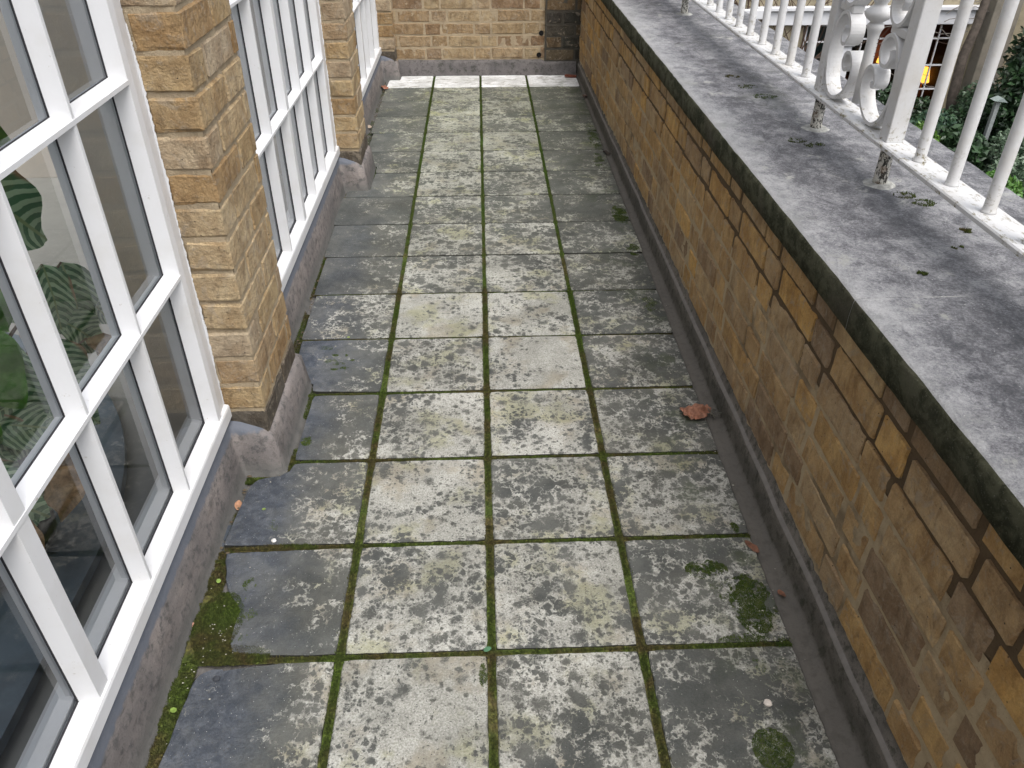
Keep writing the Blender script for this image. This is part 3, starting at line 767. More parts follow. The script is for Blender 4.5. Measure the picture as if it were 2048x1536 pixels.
def window(y0, y1, bars, mull, label, stile_near, stile_far):
    """bars: nose positions of the vertical bars; stile_near: far edge of near stile; stile_far: nose of far stile"""
    t = empty('window', (-0.66, y0, 0.16)); tag(t, label, 'window', 'white small paned windows along the terrace')
    inv = Matrix.Translation((0.66, -y0, -0.16))
    def part(b, name, mats):
        o = b.build(name, mats, t); o.matrix_parent_inverse = inv; return o
    # far stile with box frame
    b = MB()
    b.prism([(NX, stile_far), (NX + 0.001, stile_far + 0.020), (NX - 0.006, stile_far + 0.026), (NX - 0.004, stile_far + 0.034), (NX - 0.006, y1 - 0.004), (-0.735, y1 - 0.004), (-0.735, stile_far + 0.006), (GX, stile_far - 0.012)], 0.168, 2.28)
    b.prism([(GX + 0.0006, stile_far - 0.0128), (GX + 0.0006, stile_far - 0.0119), (GX - 0.0028, stile_far - 0.0119), (GX - 0.0028, stile_far - 0.0128)], 0.2, 2.28, mi=1)
    part(b, 'stile', [m_paint, m_gap, m_inpaint])
    b = MB()
    b.prism([(NX, stile_near), (GX, stile_near + 0.012), (-0.735, stile_near + 0.006), (-0.735, y0 + 0.004), (NX, y0 + 0.004)], 0.168, 2.28)
    part(b, 'stile', [m_paint])
    b = MB()
    b.prism([(NX + 0.004, 0.205), (NX + 0.006, 0.200), (NX + 0.0065, 0.170), (NX + 0.002, 0.163), (-0.75, 0.163), (-0.75, 0.200), (GX, 0.2135)], y0 + 0.0035, y1 - 0.0035, 'y')
    b.prism([(GX - 0.007, 0.219), (GX - 0.007, 0.2005), (-0.735, 0.2005), (-0.735, 0.215)], y0 + 0.005, y1 - 0.005, 'y', mi=2)
    b.prism([(GX + 0.0008, 0.2138), (GX + 0.0008, 0.2147), (GX - 0.0028, 0.2147), (GX - 0.0028, 0.2138)], y0 + 0.01, y1 - 0.01, 'y', mi=1)
    part(b, 'sill', [m_paint, m_gap, m_inpaint])
    b = MB(); b.prism([(NX + 0.003, 2.2405), (NX + 0.003, 2.30), (-0.74, 2.30), (-0.74, 2.236), (GX, 2.232)], y0 + 0.0035, y1 - 0.0035, 'y')
    part(b, 'head', [m_paint])
    for y in bars:
        if y in mull: part(vbar(y, 0.2025, 2.24, 0.026), 'mullion', [m_paint, m_gap, m_inpaint])
        else: part(vbar(y, 0.2025, 2.24), 'glazing_bar', [m_paint, m_gap, m_inpaint])
    for z in rows[1:-1]:
        part(hbar(z, stile_near - 0.002, stile_far + 0.002), 'glazing_bar', [m_paint, m_gap, m_inpaint])
    edges = [stile_near] + list(bars) + [stile_far]
    for i in range(len(edges) - 1):
        for k in range(5):
            a = edges[i] + 0.0; c_ = edges[i + 1] + 0.004; g = MB()
            tx = rnd.uniform(-0.0006, 0.0006)
            g.add([(GX - 0.003, a, rows[k] - 0.002), (GX - 0.003 + tx, c_, rows[k] - 0.002), (GX - 0.003 + tx, c_, rows[k + 1] - 0.004), (GX - 0.003, a, rows[k + 1] - 0.004)], [(0, 1, 2, 3)])
            o = link('pane', mesh('pane', g.v, g.f, m_glass), t); o.matrix_parent_inverse = inv
    # ragged paint edge cut in on the brickwork of the far reveal
    b = MB(); z = 0.165; pts = []
    while z < 2.28:
        pts.append((-0.6635 + 0.0030 * mnoise.noise((z * 14, y1, 0)) + 0.0022 * mnoise.noise((z * 90, y1, 2)) + 0.0016 * mnoise.noise((z * 230, y1, 5)) , z)); z += 0.0022
    n = len(pts); yy = y1 - 0.0045
    v = [(p[0], yy, p[1]) for p in pts] + [(-0.675, yy, p[1]) for p in pts] + [(p[0] - 0.002, yy + 0.006, p[1]) for p in pts]
    f = [(i, i + 1, n + i + 1, n + i) for i in range(n - 1)] + [(i + 1, i, 2 * n + i, 2 * n + i + 1) for i in range(n - 1)]
    b.add(v, f); part(b, 'ragged_paint_edge', [m_paint])
    return t
W1 = window(-1.06, 0.615, [-0.985 + 0.256 * k for k in range(3)] + [-0.219, 0.036, 0.290], [-0.219], 'nearest white window with the striped potted plant behind its panes', -1.03, 0.539)
W2 = window(0.975, 2.61, [1.243, 1.495, 1.750, 2.004, 2.262], [1.750], 'middle white window between the two brick piers', 0.995, 2.513)
W3 = window(2.875, 4.60, [3.05, 3.28, 3.53, 3.78, 4.02, 4.26], [3.78], 'farthest white window next to the end wall', 2.90, 4.525)
# wall under the windows and lintel above (one house wall)
hw = empty('house_wall', (-0.70, 1.7, 0)); tag(hw, 'white painted lintel and low plinth carrying the terrace windows', 'wall')
inv = Matrix.Translation((0.70, -1.7, 0))
for (a, b2) in ((-1.06, 0.615), (0.975, 2.61), (2.875, 4.60)):
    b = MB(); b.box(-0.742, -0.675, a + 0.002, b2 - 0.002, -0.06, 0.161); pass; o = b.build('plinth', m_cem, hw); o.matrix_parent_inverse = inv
b = MB(); b.box(-0.86, -0.60, -3.2, 4.9, 2.325, 2.62, 0.01); o = b.build('lintel', m_paint, hw); o.matrix_parent_inverse = inv
b = MB(); b.box(-0.86, -0.62, -3.2, -1.41, -0.06, 2.32); o = b.build('wall', m_stock, hw); o.matrix_parent_inverse = inv

# ------------------------------------------------------------------ rooms behind the glass
b = MB(); b.box(-3.6, -0.743, -3.2, 5.0, -0.12, 0.06); tag(b.build('room_floor', m_rfloor), kind='structure')
b = MB(); b.box(-3.7, -3.6, -3.2, 5.0, -0.12, 2.6); b.box(-3.6, -0.81, 2.66, 2.76, -0.05, 2.6); b.box(-3.6, -0.81, -3.3, -3.2, -0.05, 2.6); b.box(-3.6, -0.81, 4.9, 5.0, -0.05, 2.6)
tag(b.build('room_wall', m_rwall), kind='structure')
b = MB(); b.box(-3.6, -3.4, -3.2, 5.0, 2.6, 2.7); b.box(-3.4, -0.86, -3.2, -2.9, 2.6, 2.7); b.box(-3.4, -0.86, 4.7, 5.0, 2.6, 2.7); b.box(-1.0, -0.86, -2.9, 4.7, 2.6, 2.7)
tag(b.build('ceiling_open_for_light', m_rwall), kind='structure')  # unseen ceiling, middle left open to let extra daylight into the room
b = MB(); b.prism([(2.66, 0.061), (2.64, 0.061), (2.64, 0.20), (2.645, 0.215), (2.652, 0.225), (2.66, 0.23)], -3.59, -0.815, 'x')
tag(b.build('skirting_board', m_skirt), 'painted skirting board along the end wall inside the near room', 'skirting board')
# slate coloured low counter with a rounded end
poly = [(-0.862, -1.9), (-0.862, 0.20)]
for k in range(1, 26):
    a = k / 25 * R(78); poly.append((-1.912 + 1.05 * math.cos(a), 0.20 + 1.05 * math.sin(a)))
poly += [(-2.6, 1.25), (-2.6, -1.9)]
t = empty('low_counter', (-1.6, 0, -0.05)); tag(t, 'dark slate blue low counter with a rounded end under the potted plant', 'counter')
inv = Matrix.Translation((1.6, 0, 0.05))
b = MB(); b.prism(poly, 0.076, 0.10); o = b.build('top', m_table, t); o.matrix_parent_inverse = inv
b = MB(); b.prism([(p[0] - 0.02 if p[0] > -2.5 else p[0], p[1]) for p in poly], 0.0605, 0.0755); o = b.build('base', m_pot, t); o.matrix_parent_inverse = inv

# potted calathea
def leaf_mesh(L, W, curl, droop, seed, mat, nu=9, nv=14, wav=0.01):
    r = random.Random(seed); v = []; uv = []
    for j in range(nv + 1):
        t = j / nv; wd = W * 0.5 * (math.sin(math.pi * t ** 0.75) ** 0.8 if 0 < t < 1 else 0.02)
        for i in range(nu + 1):
            s = i / nu * 2 - 1
            x = s * wd; z = -droop * t * t * L + curl * (s * s) * wd + wav * math.sin(t * 14 + s * 2 + seed) * abs(s)
            v.append((x, t * L, z)); uv.append((s * wd / W + 0.5, t))
    f = [(j * (nu + 1) + i, j * (nu + 1) + i + 1, (j + 1) * (nu + 1) + i + 1, (j + 1) * (nu + 1) + i) for j in range(nv) for i in range(nu)]
    return mesh('leaf', v, f, mat, True, None, uv)
plant = empty('potted_plant', (-1.12, 0.22, 0.10)); tag(plant, 'large leafy house plant with pale striped leaves in a dark pot behind the near window', 'house plant')
b = MB(); b.lathe([(0.13, 0.0), (0.16, 0.02), (0.185, 0.20), (0.19, 0.215), (0.175, 0.215)], 0, 0, 28); b.build('pot', m_pot, plant, True)
b = MB(); b.lathe([(0.174, 0.17), (0.172, 0.196), (0.10, 0.205), (0.01, 0.207)], 0, 0, 24); b.build('soil', m_soil, plant)
lvs = [leaf_mesh(0.24, 0.125, 0.25, 0.25, k, m_leafs) for k in range(5)]
lvg = [leaf_mesh(0.20, 0.11, 0.5, 0.3, k + 9, m_gleaf) for k in range(3)]
lvd = [leaf_mesh(0.13, 0.08, 1.2, 0.4, k + 19, m_dleaf, wav=0.02) for k in range(3)]
def put_leaf(me, base, tip, face, sc_=1.0, stem=True, name='leaf', label=None):
    base = Vector(base); tip = Vector(tip); d = tip - base; L = d.length; y = d.normalized(); z = Vector(face); z = (z - y * z.dot(y)).normalized(); x = y.cross(z)
    L0 = max(p.co.y for p in me.vertices); k = L / L0
    o = link(name, me, plant); mm = Matrix((x * k * sc_, y * k, z * k)).transposed().to_4x4(); mm.translation = base - plant.location
    o.matrix_basis = mm
    if label: o['label'] = label
    if stem:
        s_ = MB(); root = Vector((rnd.uniform(-0.06, 0.06), rnd.uniform(-0.06, 0.06), 0.20)); e = base - plant.location
        midp = (root + e) / 2 + Vector((rnd.uniform(-.02, .02), rnd.uniform(-.02, .02), 0.04))
        s_.tube([root, root.lerp(midp, .6), midp, midp.lerp(e, .6), e], [0.004, .0038, .0034, .003, .0026], 6); s_.build('stalk', m_stalk, plant, True)
F = (0.75, -0.6, 0.5)
put_leaf(lvs[0], (-0.95, 0.36, 0.90), (-0.86, 0.535, 0.70), F, 1.15)
put_leaf(lvs[1], (-0.92, 0.50, 0.66), (-0.90, 0.47, 0.50), F, 1.0)
put_leaf(lvs[2], (-0.92, 0.57, 0.63), (-0.89, 0.535, 0.47), F, 1.2)
put_leaf(lvs[3], (-0.93, 0.50, 0.53), (-0.87, 0.58, 0.40), F, 1.1)
put_leaf(lvs[4], (-0.95, 0.44, 0.50), (-0.88, 0.47, 0.35), F, 1.2)
put_leaf(lvs[1], (-0.96, 0.40, 0.44), (-0.86, 0.42, 0.30), F, 1.2)
put_leaf(lvs[0], (-0.98, 0.28, 0.56), (-0.88, 0.27, 0.40), F, 1.2)
put_leaf(lvs[2], (-0.97, 0.22, 0.46), (-0.87, 0.30, 0.38), F, 1.25)
put_leaf(lvs[3], (-0.99, 0.10, 0.42), (-0.86, 0.14, 0.28), F, 1.2)
put_leaf(lvs[4], (-0.95, 0.08, 0.36), (-0.87, 0.20, 0.26), F, 1.1)
put_leaf(lvs[1], (-0.93, 0.60, 0.55), (-0.88, 0.66, 0.42), F, 1.0)
put_leaf(lvs[0], (-1.02, 0.20, 0.86), (-0.92, 0.30, 0.70), F, 1.2)
put_leaf(lvs[3], (-1.08, 0.05, 0.70), (-0.95, 0.12, 0.52), F, 1.2)
put_leaf(lvs[2], (-1.2, 0.35, 0.75), (-1.12, 0.5, 0.62), F, 1.2)
put_leaf(lvg[0], (-0.98, 0.24, 0.66), (-0.87, 0.22, 0.50), F, 1.2)
put_leaf(lvg[1], (-0.98, 0.40, 0.98), (-0.88, 0.50, 0.86), (0.3, -0.9, 0.3), 1.3)
put_leaf(lvg[2], (-1.0, 0.30, 0.80), (-0.90, 0.33, 0.60), F, 1.3)
put_leaf(lvg[0], (-1.02, 0.14, 0.60), (-0.90, 0.16, 0.46), F, 1.3)
put_leaf(lvd[0], (-0.89, 0.245, 0.33), (-0.86, 0.17, 0.25), F, 1.2, label='shrivelled brown leaf')
put_leaf(lvd[1], (-0.90, 0.29, 0.37), (-0.87, 0.26, 0.29), F, 1.1, label='shrivelled brown leaf')
put_leaf(lvd[2], (-0.90, 0.53, 0.46), (-0.87, 0.56, 0.40), F, 1.2, label='shrivelled brown leaf')
put_leaf(lvd[0], (-0.90, 0.32, 0.62), (-0.88, 0.31, 0.53), F, 0.5, label='shrivelled brown leaf')
put_leaf(lvd[1], (-0.95, 0.10, 0.30), (-0.87, 0.05, 0.22), F, 1.2, label='shrivelled brown leaf')
for k in range(12):
    y_ = rnd.uniform(0.02, 0.50); z_ = rnd.uniform(0.36, 0.84); xx = -0.99 + rnd.uniform(-0.06, 0.02)
    put_leaf(lvs[k % 5], (xx, y_, z_), (xx + rnd.uniform(0.04, 0.09), y_ + rnd.uniform(-0.08, 0.09), z_ - rnd.uniform(0.09, 0.16)), (0.75, -0.6, 0.5), rnd.uniform(1.0, 1.25))
# second, darker plant further inside
plant2 = plant
plant = empty('potted_plant', (-1.45, -0.25, 0.10)); tag(plant, 'dark green potted plant standing further inside the near room', 'house plant')
b = MB(); b.lathe([(0.12, 0.0), (0.15, 0.02), (0.17, 0.18), (0.165, 0.19)], 0, 0, 24); b.build('pot', m_pot, plant, True)
for k in range(16):
    a = rnd.uniform(0, 6.28); rr = rnd.uniform(0.1, 0.32); h = rnd.uniform(0.35, 0.95)
    bs = Vector((-1.45 + math.cos(a) * rr, -0.25 + math.sin(a) * rr, h)); tp = bs + Vector((math.cos(a) * 0.14, math.sin(a) * 0.14, rnd.uniform(-0.1, 0.05)))
    put_leaf(rnd.choice(lvg + lvs[:2]), bs, tp, (0.4, -0.3, 0.9), 1.3)

# ------------------------------------------------------------------ railing
RX0, RS = 0.962, -0.0075       # rail centre line x = RX0 + RS*Y
def rx(y): return RX0 + RS * y
rail = empty('railing', (RX0, 1.0, 0.702)); tag(rail, 'white painted iron railing with round balusters and a scroll panel on the coping', 'railing')
rinv = Matrix.Translation((-RX0, -1.0, -0.702))
def rp(b, name, mat, parent=None, smooth=False):
    o = b.build(name, mat, parent or rail, smooth)
    o.matrix_parent_inverse = rinv if parent is None else Matrix.Identity(4)
    return o
ZR = 0.809; ZTOP = 1.72
def barrail(z0, z1, hw_):
    b = MB(); n = 60; Y0, Y1 = -1.25, 4.66; v = []; pr = [(-hw_, z0 + .002), (-hw_, z1 - .003), (-hw_ + .003, z1), (hw_ - .003, z1), (hw_, z1 - .003), (hw_, z0 + .002), (hw_ - .003, z0), (-hw_ + .003, z0)]
    m = len(pr)
    for j in range(n + 1):
        y = Y0 + (Y1 - Y0) * j / n
        for dx, z in pr: v.append((rx(y) + dx, y, z))
    f = [(j * m + k, j * m + (k + 1) % m, (j + 1) * m + (k + 1) % m, (j + 1) * m + k) for j in range(n) for k in range(m)] + [tuple(range(m)), tuple(n * m + k for k in range(m))]
    b.add(v, f); return b
rp(barrail(ZR - 0.013, ZR, 0.035), 'bottom_rail', m_rail)
rp(barrail(ZTOP, ZTOP + 0.014, 0.030), 'top_rail', m_rail)
PY = [1.205, 0.775, 2.890, 3.320, -0.910, -1.2]
def post(y):
    b = MB(); h = 0.0205; x = rx(y)
    b.box(x - h, x + h, y - h, y + h, ZR - 0.001, ZTOP + 0.002, 0.0018); rp(b, 'post', m_rail)
    # foot under the rail and cement collar
    b = MB(); b.lathe([(0.0165, 0.699), (0.0160, 0.72), (0.0155, 0.76), (0.0160, ZR - 0.010)], x, y, 12); rp(b, 'foot', m_stem, smooth=True)
    b = MB(); pr = []; n = 22
    v = []; 
    for k in range(n):
        a = 2 * math.pi * k / n; q = 0.040 + 0.007 * mnoise.noise((math.cos(a) * 2 + y * 7, math.sin(a) * 2, 0)); v.append((x + q * math.cos(a), y + q * math.sin(a), 0.7015))
    for k in range(n):
        a = 2 * math.pi * k / n; v.append((x + 0.030 * math.cos(a), y + 0.030 * math.sin(a), 0.7065))
    v.append((x, y, 0.7085)); b.add(v, [(k, (k + 1) % n, n + (k + 1) % n, n + k) for k in range(n)] + [(n + k, n + (k + 1) % n, 2 * n) for k in range(n)])
    rp(b, 'collar', m_collar)
for y in PY: post(y)
balY = [1.350 + 0.1405 * k for k in range(11)] + [0.633 - 0.141 * k for k in range(11)] + [3.46 + 0.141 * k for k in range(8)]
bm_ = None
for y in balY:
    if bm_ is None:
        b = MB(); b.lathe([(0.0150, ZR - 0.0005 - ZR), (0.0135, 0.004), (0.0122, 0.010), (0.0120, 0.3), (0.0120, ZTOP - ZR + 0.001)], 0, 0, 16)
        o = b.build('baluster', m_rail, rail, True); bm_ = o.data
    else: o = link('baluster', bm_, rail)
    o.matrix_parent_inverse = rinv; o.location = (rx(y), y, ZR)
# scroll panel
def scroll_pts(flip, yc):
    """C scroll in (y,z); measured outline of the near scroll, mirrored for the other"""
    P = [(0.895, 0.905), (0.905, 0.890), (0.925, 0.887), (0.938, 0.903), (0.930, 0.928), (0.906, 0.940), (0.880, 0.930), (0.868, 0.900), (0.874, 0.866), (0.868, 0.838)]
    lower = []
    for k in range(0, 22):          # lower inward curl, spiral
        t = k / 21; a = R(150) + t * R(-430); r = lerp(0.012, 0.043, t); lower.append((0.918 + r * math.cos(a), 0.900 + r * math.sin(a)))
    upper = []
    for k in range(0, 20):
        t = k / 19; a = R(-130) + t * R(300); r = lerp(0.011, 0.030, t ** 0.8)
        upper.append((0.868 + r * math.cos(a), 0.990 + r * math.sin(a)))
    return lower, upper
def smooth_curve(ctrl, n=90):
    ctrl = [Vector((a, b)) for a, b in ctrl]; out = []
    k = len(ctrl) - 1
    for s_ in range(n + 1):
        t = s_ / n * k; i = min(int(t), k - 1); u = t - i
        p0, p1, p2, p3 = ctrl[max(i - 1, 0)], ctrl[i], ctrl[i + 1], ctrl[min(i + 2, k)]
        out.append(0.5 * ((2 * p1) + (p2 - p0) * u + (2 * p0 - 5 * p1 + 4 * p2 - p3) * u * u + (3 * p1 - p0 - 3 * p2 + p3) * u ** 3))
    return out
# near C scroll: inner lower curl -> bottom -> outer side -> top -> upper curl
CT = [(0.918, 0.902), (0.905, 0.895), (0.893, 0.908), (0.903, 0.932), (0.928, 0.938), (0.950, 0.918), (0.955, 0.885), (0.935, 0.850), (0.893, 0.823), (0.850, 0.822),
      (0.814, 0.852), (0.796, 0.905), (0.802, 0.962), (0.826, 1.008), (0.858, 1.022), (0.888, 1.008), (0.898, 0.980), (0.884, 0.955), (0.860, 0.952), (0.848, 0.970), (0.856, 0.988)]
def scroll(ctrl, yc=0.985, mirror=False, zm=None):
    pts = smooth_curve(ctrl)
    q = []
    for p in pts:
        y, z = p
        if mirror: y = 2 * yc - y
        if zm is not None: z = 2 * zm - z
        q.append((y, z))
    n = len(q); th = 0.0048; hw2 = 0.019; b = MB(); v = []
    for i, (y, z) in enumerate(q):
        a = q[max(i - 1, 0)]; c_ = q[min(i + 1, n - 1)]; d = Vector((c_[0] - a[0], c_[1] - a[1])).normalized(); nr = Vector((-d.y, d.x))
        t_ = i / (n - 1); k = hw2 * min(1.0, 0.72 + 2.0 * min(t_, 1 - t_)); x = rx(y)
        for (sx, sn) in ((-k, -th), (-k * 0.6, -th * 1.0), (k, -th), (k, th), (-k * 0.6, th), (-k, th * 0.7)):
            v.append((x + sx, y + nr.x * sn, z + nr.y * sn))
    f = [(j * 6 + k, j * 6 + (k + 1) % 6, (j + 1) * 6 + (k + 1) % 6, (j + 1) * 6 + k) for j in range(n - 1) for k in range(6)] + [tuple(range(5, -1, -1)), tuple((n - 1) * 6 + k for k in range(6))]
    b.add(v, f); return b
def panel(dy):
    for (mz) in (None, 1.032, 'u', 'u2'):
        for mir in (False, True):
            b = scroll(CT, 0.990, mir, None)
            V2 = []
            for (x, y, z) in b.v:
                if mz == 1.032: z = 2 * 1.0315 - z
                elif mz == 'u': z = z + 0.434
                elif mz == 'u2': z = 2 * (1.0315 + 0.434) - z
                V2.append((x - RS * 0 , y + dy, z))
            b.v = V2; rp(b, 'scroll', m_rail)
    for z0 in (0.0, 0.434):
        b = MB(); y = 0.990 + dy
        b.lathe([(0.0125, 0.835 + z0), (0.0135, 0.88 + z0), (0.0125, 0.94 + z0), (0.012, 0.985 + z0), (0.0165, 1.005 + z0), (0.0205, 1.012 + z0), (0.0185, 1.020 + z0), (0.014, 1.024 + z0), (0.026, 1.032 + z0), (0.032, 1.041 + z0), (0.030, 1.050 + z0), (0.019, 1.058 + z0), (0.014, 1.064 + z0), (0.019, 1.072 + z0), (0.0205, 1.082 + z0), (0.017, 1.092 + z0), (0.0125, 1.105 + z0), (0.0115, 1.20 + z0), (0.0115, 1.268 + z0)], rx(y), y, 20)
        rp(b, 'turned_spindle', m_rail, smooth=True)
    b = MB(); y = 0.990 + dy
    for side in (-1, 1):       # web plates where scrolls touch the posts
        for z in (1.0315, 1.0315 + 0.434):
            yy = y + side * 0.150; b = MB(); b.box(rx(yy) - 0.016, rx(yy) + 0.016, yy - 0.040, yy + 0.040, z - 0.010, z + 0.010, 0.003); rp(b, 'link_plate', m_rail)
    b = MB(); b.box(rx(y) - 0.012, rx(y) + 0.012, y - 0.012, y + 0.012, 1.70, ZTOP + 0.001, 0.002)
    rp(b, 'link_plate', m_rail)
panel(0.0); panel(2.115)

# ------------------------------------------------------------------ moss, grit, debris
def tufts(name, pts, hmin, hmax, wid, mats, lean=0.6):
    """pts Nx3 array of roots -> one mesh of small blades (3 verts each)"""
    n = len(pts); a = rng.uniform(0, 2 * math.pi, n); h = rng.uniform(hmin, hmax, n); w_ = wid * rng.uniform(0.6, 1.4, n)
    dx, dy = np.cos(a), np.sin(a); ln = rng.uniform(-lean, lean, (n, 2)) * h[:, None]
    p = np.asarray(pts, dtype=float)
    v = np.zeros((n, 3, 3))
    v[:, 0] = p + np.stack([dx * w_, dy * w_, np.zeros(n)], 1); v[:, 1] = p - np.stack([dx * w_, dy * w_, np.zeros(n)], 1)
    v[:, 2] = p + np.stack([ln[:, 0], ln[:, 1], h], 1)
    me = bpy.data.meshes.new(name); me.vertices.add(3 * n); me.vertices.foreach_set('co', v.ravel())
    me.loops.add(3 * n); me.loops.foreach_set('vertex_index', np.arange(3 * n, dtype=np.int32))
    me.polygons.add(n); me.polygons.foreach_set('loop_start', np.arange(0, 3 * n, 3, dtype=np.int32)); me.polygons.foreach_set('loop_total', np.full(n, 3, dtype=np.int32))
    me.materials.append(mats); me.update(calc_edges=True); me.validate()
    return me
def cushion(name, cells, mat):
    """low bumpy body of moss: list of (x0,x1,y0,y1,z,amp)"""
    v = []; f = []
    for (x0, x1, y0, y1, z, amp) in cells:
        st = 0.004; nx = max(2, int((x1 - x0) / st)); ny = max(2, int((y1 - y0) / st)); b0 = len(v)
        if nx * ny > 9000: 
            st = 0.006; nx = max(2, int((x1 - x0) / st)); ny = max(2, int((y1 - y0) / st))
        for j in range(ny + 1):
            for i in range(nx + 1):
                x = x0 + (x1 - x0) * i / nx; y = y0 + (y1 - y0) * j / ny
                v.append((x, y, z + amp * (0.55 * mnoise.noise((x * 60, y * 60, 4)) + 0.45 * mnoise.noise((x * 190, y * 190, 8)))))
        f += [(b0 + j * (nx + 1) + i, b0 + j * (nx + 1) + i + 1, b0 + (j + 1) * (nx + 1) + i + 1, b0 + (j + 1) * (nx + 1) + i) for j in range(ny) for i in range(nx)]
    return mesh(name, v, f, mat, True)
cells = []; roots = []; roots2 = []; cells_d = []
Y0, Y1 = -0.75, 4.67
for x in (-CP, 0.0, CP):
    cells.append((x - 0.0095, x + 0.0095, Y0, Y1, -0.0055, 0.0045))
    for _ in range(26000):
        y = rng.uniform(Y0, Y1) if rng.random() < 0.45 else rng.uniform(Y0, 1.6)
        q = rng.normal(0, 0.0042); z = -0.005
        if abs(q) > 0.0095: z = 0.0
        if mnoise.noise((x * 3, y * 3.5, 2)) > 0.38 and rng.random() < 0.8: continue
        roots.append((x + q, y, z))
for i in range(-2, 15):
    y = i * RP; wj = 0.0066 if i < 4 else (0.0045 if i < 6 else 0.0025)
    if i < 6:
        cells.append((-0.62 if i != 2 else -0.5, 0.633, y - wj - 0.001, y + wj + 0.001, -0.0065, 0.0045))
        for _ in range(int(7500 if i < 3 else 4500)):
            x = rng.uniform(-0.62, 0.633) if rng.random() < 0.7 else rng.uniform(-0.62, -0.2)
            if i == 2 and x < -0.52: continue
            roots.append((x, y + rng.normal(0, wj * 0.50), -0.006))
for i in range(6, 15):
    cells_d.append((-0.60, 0.65, i * RP - 0.0046, i * RP + 0.0046, -0.014, 0.002))
# left gutter
def gut(n, y0, y1, x0, x1, thr):
    for _ in range(n):
        y = rng.uniform(y0, y1); x = rng.uniform(x0, x1)
        if mnoise.noise((x * 14, y * 7, 5)) < thr: continue
        roots.append((x, y, (-0.0115 + 0.012 * (0.55 * mnoise.noise((x * 60, y * 60, 4)) + 0.45 * mnoise.noise((x * 190, y * 190, 8)))) if y < 0.31 else -0.013))
gut(46000, -0.6, 0.31, -0.652, -0.606, -0.42); gut(4000, 0.30, 0.55, -0.645, -0.600, -0.05)
gut(9000, 0.545, 0.592, -0.625, -0.540, -0.3) if False else None
for _ in range(5500):
    x = rng.uniform(-0.64, -0.53); y = 0.562 + rng.uniform(-0.012, 0.012) + (0.02 if x > -0.56 else 0); roots.append((x, y, -0.012))
gut(3500, 0.60, 0.985, -0.545, -0.522, -0.1); gut(4500, 0.60, 0.66, -0.550, -0.515, -0.5)
gut(26000, 0.99, 2.58, -0.652, -0.608, -0.22); gut(2500, 2.60, 2.90, -0.545, -0.525, -0.1); gut(5000, 2.90, 4.56, -0.650, -0.605, 0.0)
# joint widening by the near pier and moss cushions on slab surfaces
def patch(cx, cy, rx_, ry_, n, z=0.0005, thr=-0.1, fr=30):
    for _ in range(n):
        a = rng.uniform(0, 2 * math.pi); q = math.sqrt(rng.random()); x = cx + rx_ * q * math.cos(a); y = cy + ry_ * q * math.sin(a)
        nn_ = 0.65 * mnoise.noise((x * fr, y * fr, 9)) + 0.35 * mnoise.noise((x * 110, y * 110, 3))
        if nn_ < thr + q * 0.42 - 0.1 + rng.normal(0, 0.09): continue
        (roots if z < -0.001 else roots2).append((x, y, z))
patch(-0.590, 0.095, 0.052, 0.085, 22000, -0.003, -0.7); patch(-0.545, 0.012, 0.085, 0.024, 12000, -0.004, -0.6); patch(-0.55, 0.10, 0.045, 0.06, 2500, 0.0, 0.0)
cells += [(-0.640, -0.540, 0.00, 0.175, -0.005, 0.008), (-0.645, -0.610, -0.7, 0.02, -0.010, 0.012), (-0.645, -0.612, 0.17, 0.30, -0.011, 0.012), (-0.622, -0.545, 0.548, 0.574, -0.010, 0.008)]
patch(-0.50, 0.3127, 0.09, 0.014, 3500, -0.004, -0.4)
patch(0.580, 0.100, 0.050, 0.090, 15000, 0.0, -0.22); patch(0.500, 0.205, 0.050, 0.030, 6000, 0.0, -0.15); patch(0.545, 0.150, 0.05, 0.05, 3500, 0.0, -0.05); patch(0.560, 0.005, 0.085, 0.022, 3500, 0.0, -0.15)
patch(0.520, -0.235, 0.038, 0.044, 9000, 0.0, -0.55, 60); patch(0.545, -0.045, 0.02, 0.028, 700, 0.0, -0.1); patch(0.600, 0.335, 0.012, 0.018, 700, 0.0, -0.2)
for (cx, cy, r_) in ((-0.525, 1.195, .024), (-0.50, 1.115, .022), (-0.47, 1.10, .02), (-0.455, 1.15, .012), (-0.49, 1.15, .012), (-0.45, 1.075, .014), (-0.48, 1.07, .012), (-0.43, 1.12, .008)): patch(cx, cy, r_, r_ * 0.6, 380, 0.0, -0.25, 70)
patch(-0.505, 0.712, 0.016, 0.022, 900, 0.0, -0.3); patch(-0.527, 0.387, 0.012, 0.03, 500, 0.0, -0.05, 60); patch(-0.545, 0.200, 0.016, 0.020, 700, 0.0, -0.1, 60)
patch(0.605, 2.25, 0.035, 0.11, 7000, 0.0, -0.25); patch(0.605, 1.90, 0.030, 0.055, 4000, 0.0, -0.25); patch(0.595, 1.45, 0.03, 0.06, 2500, 0.0, -0.1); patch(0.62, 3.35, 0.035, 0.25, 6000, 0.0, -0.15); patch(0.60, 2.95, 0.03, 0.12, 2500, 0.0, -0.1)
patch(-0.018, -0.055, 0.009, 0.028, 700, 0.0, -0.4, 60)
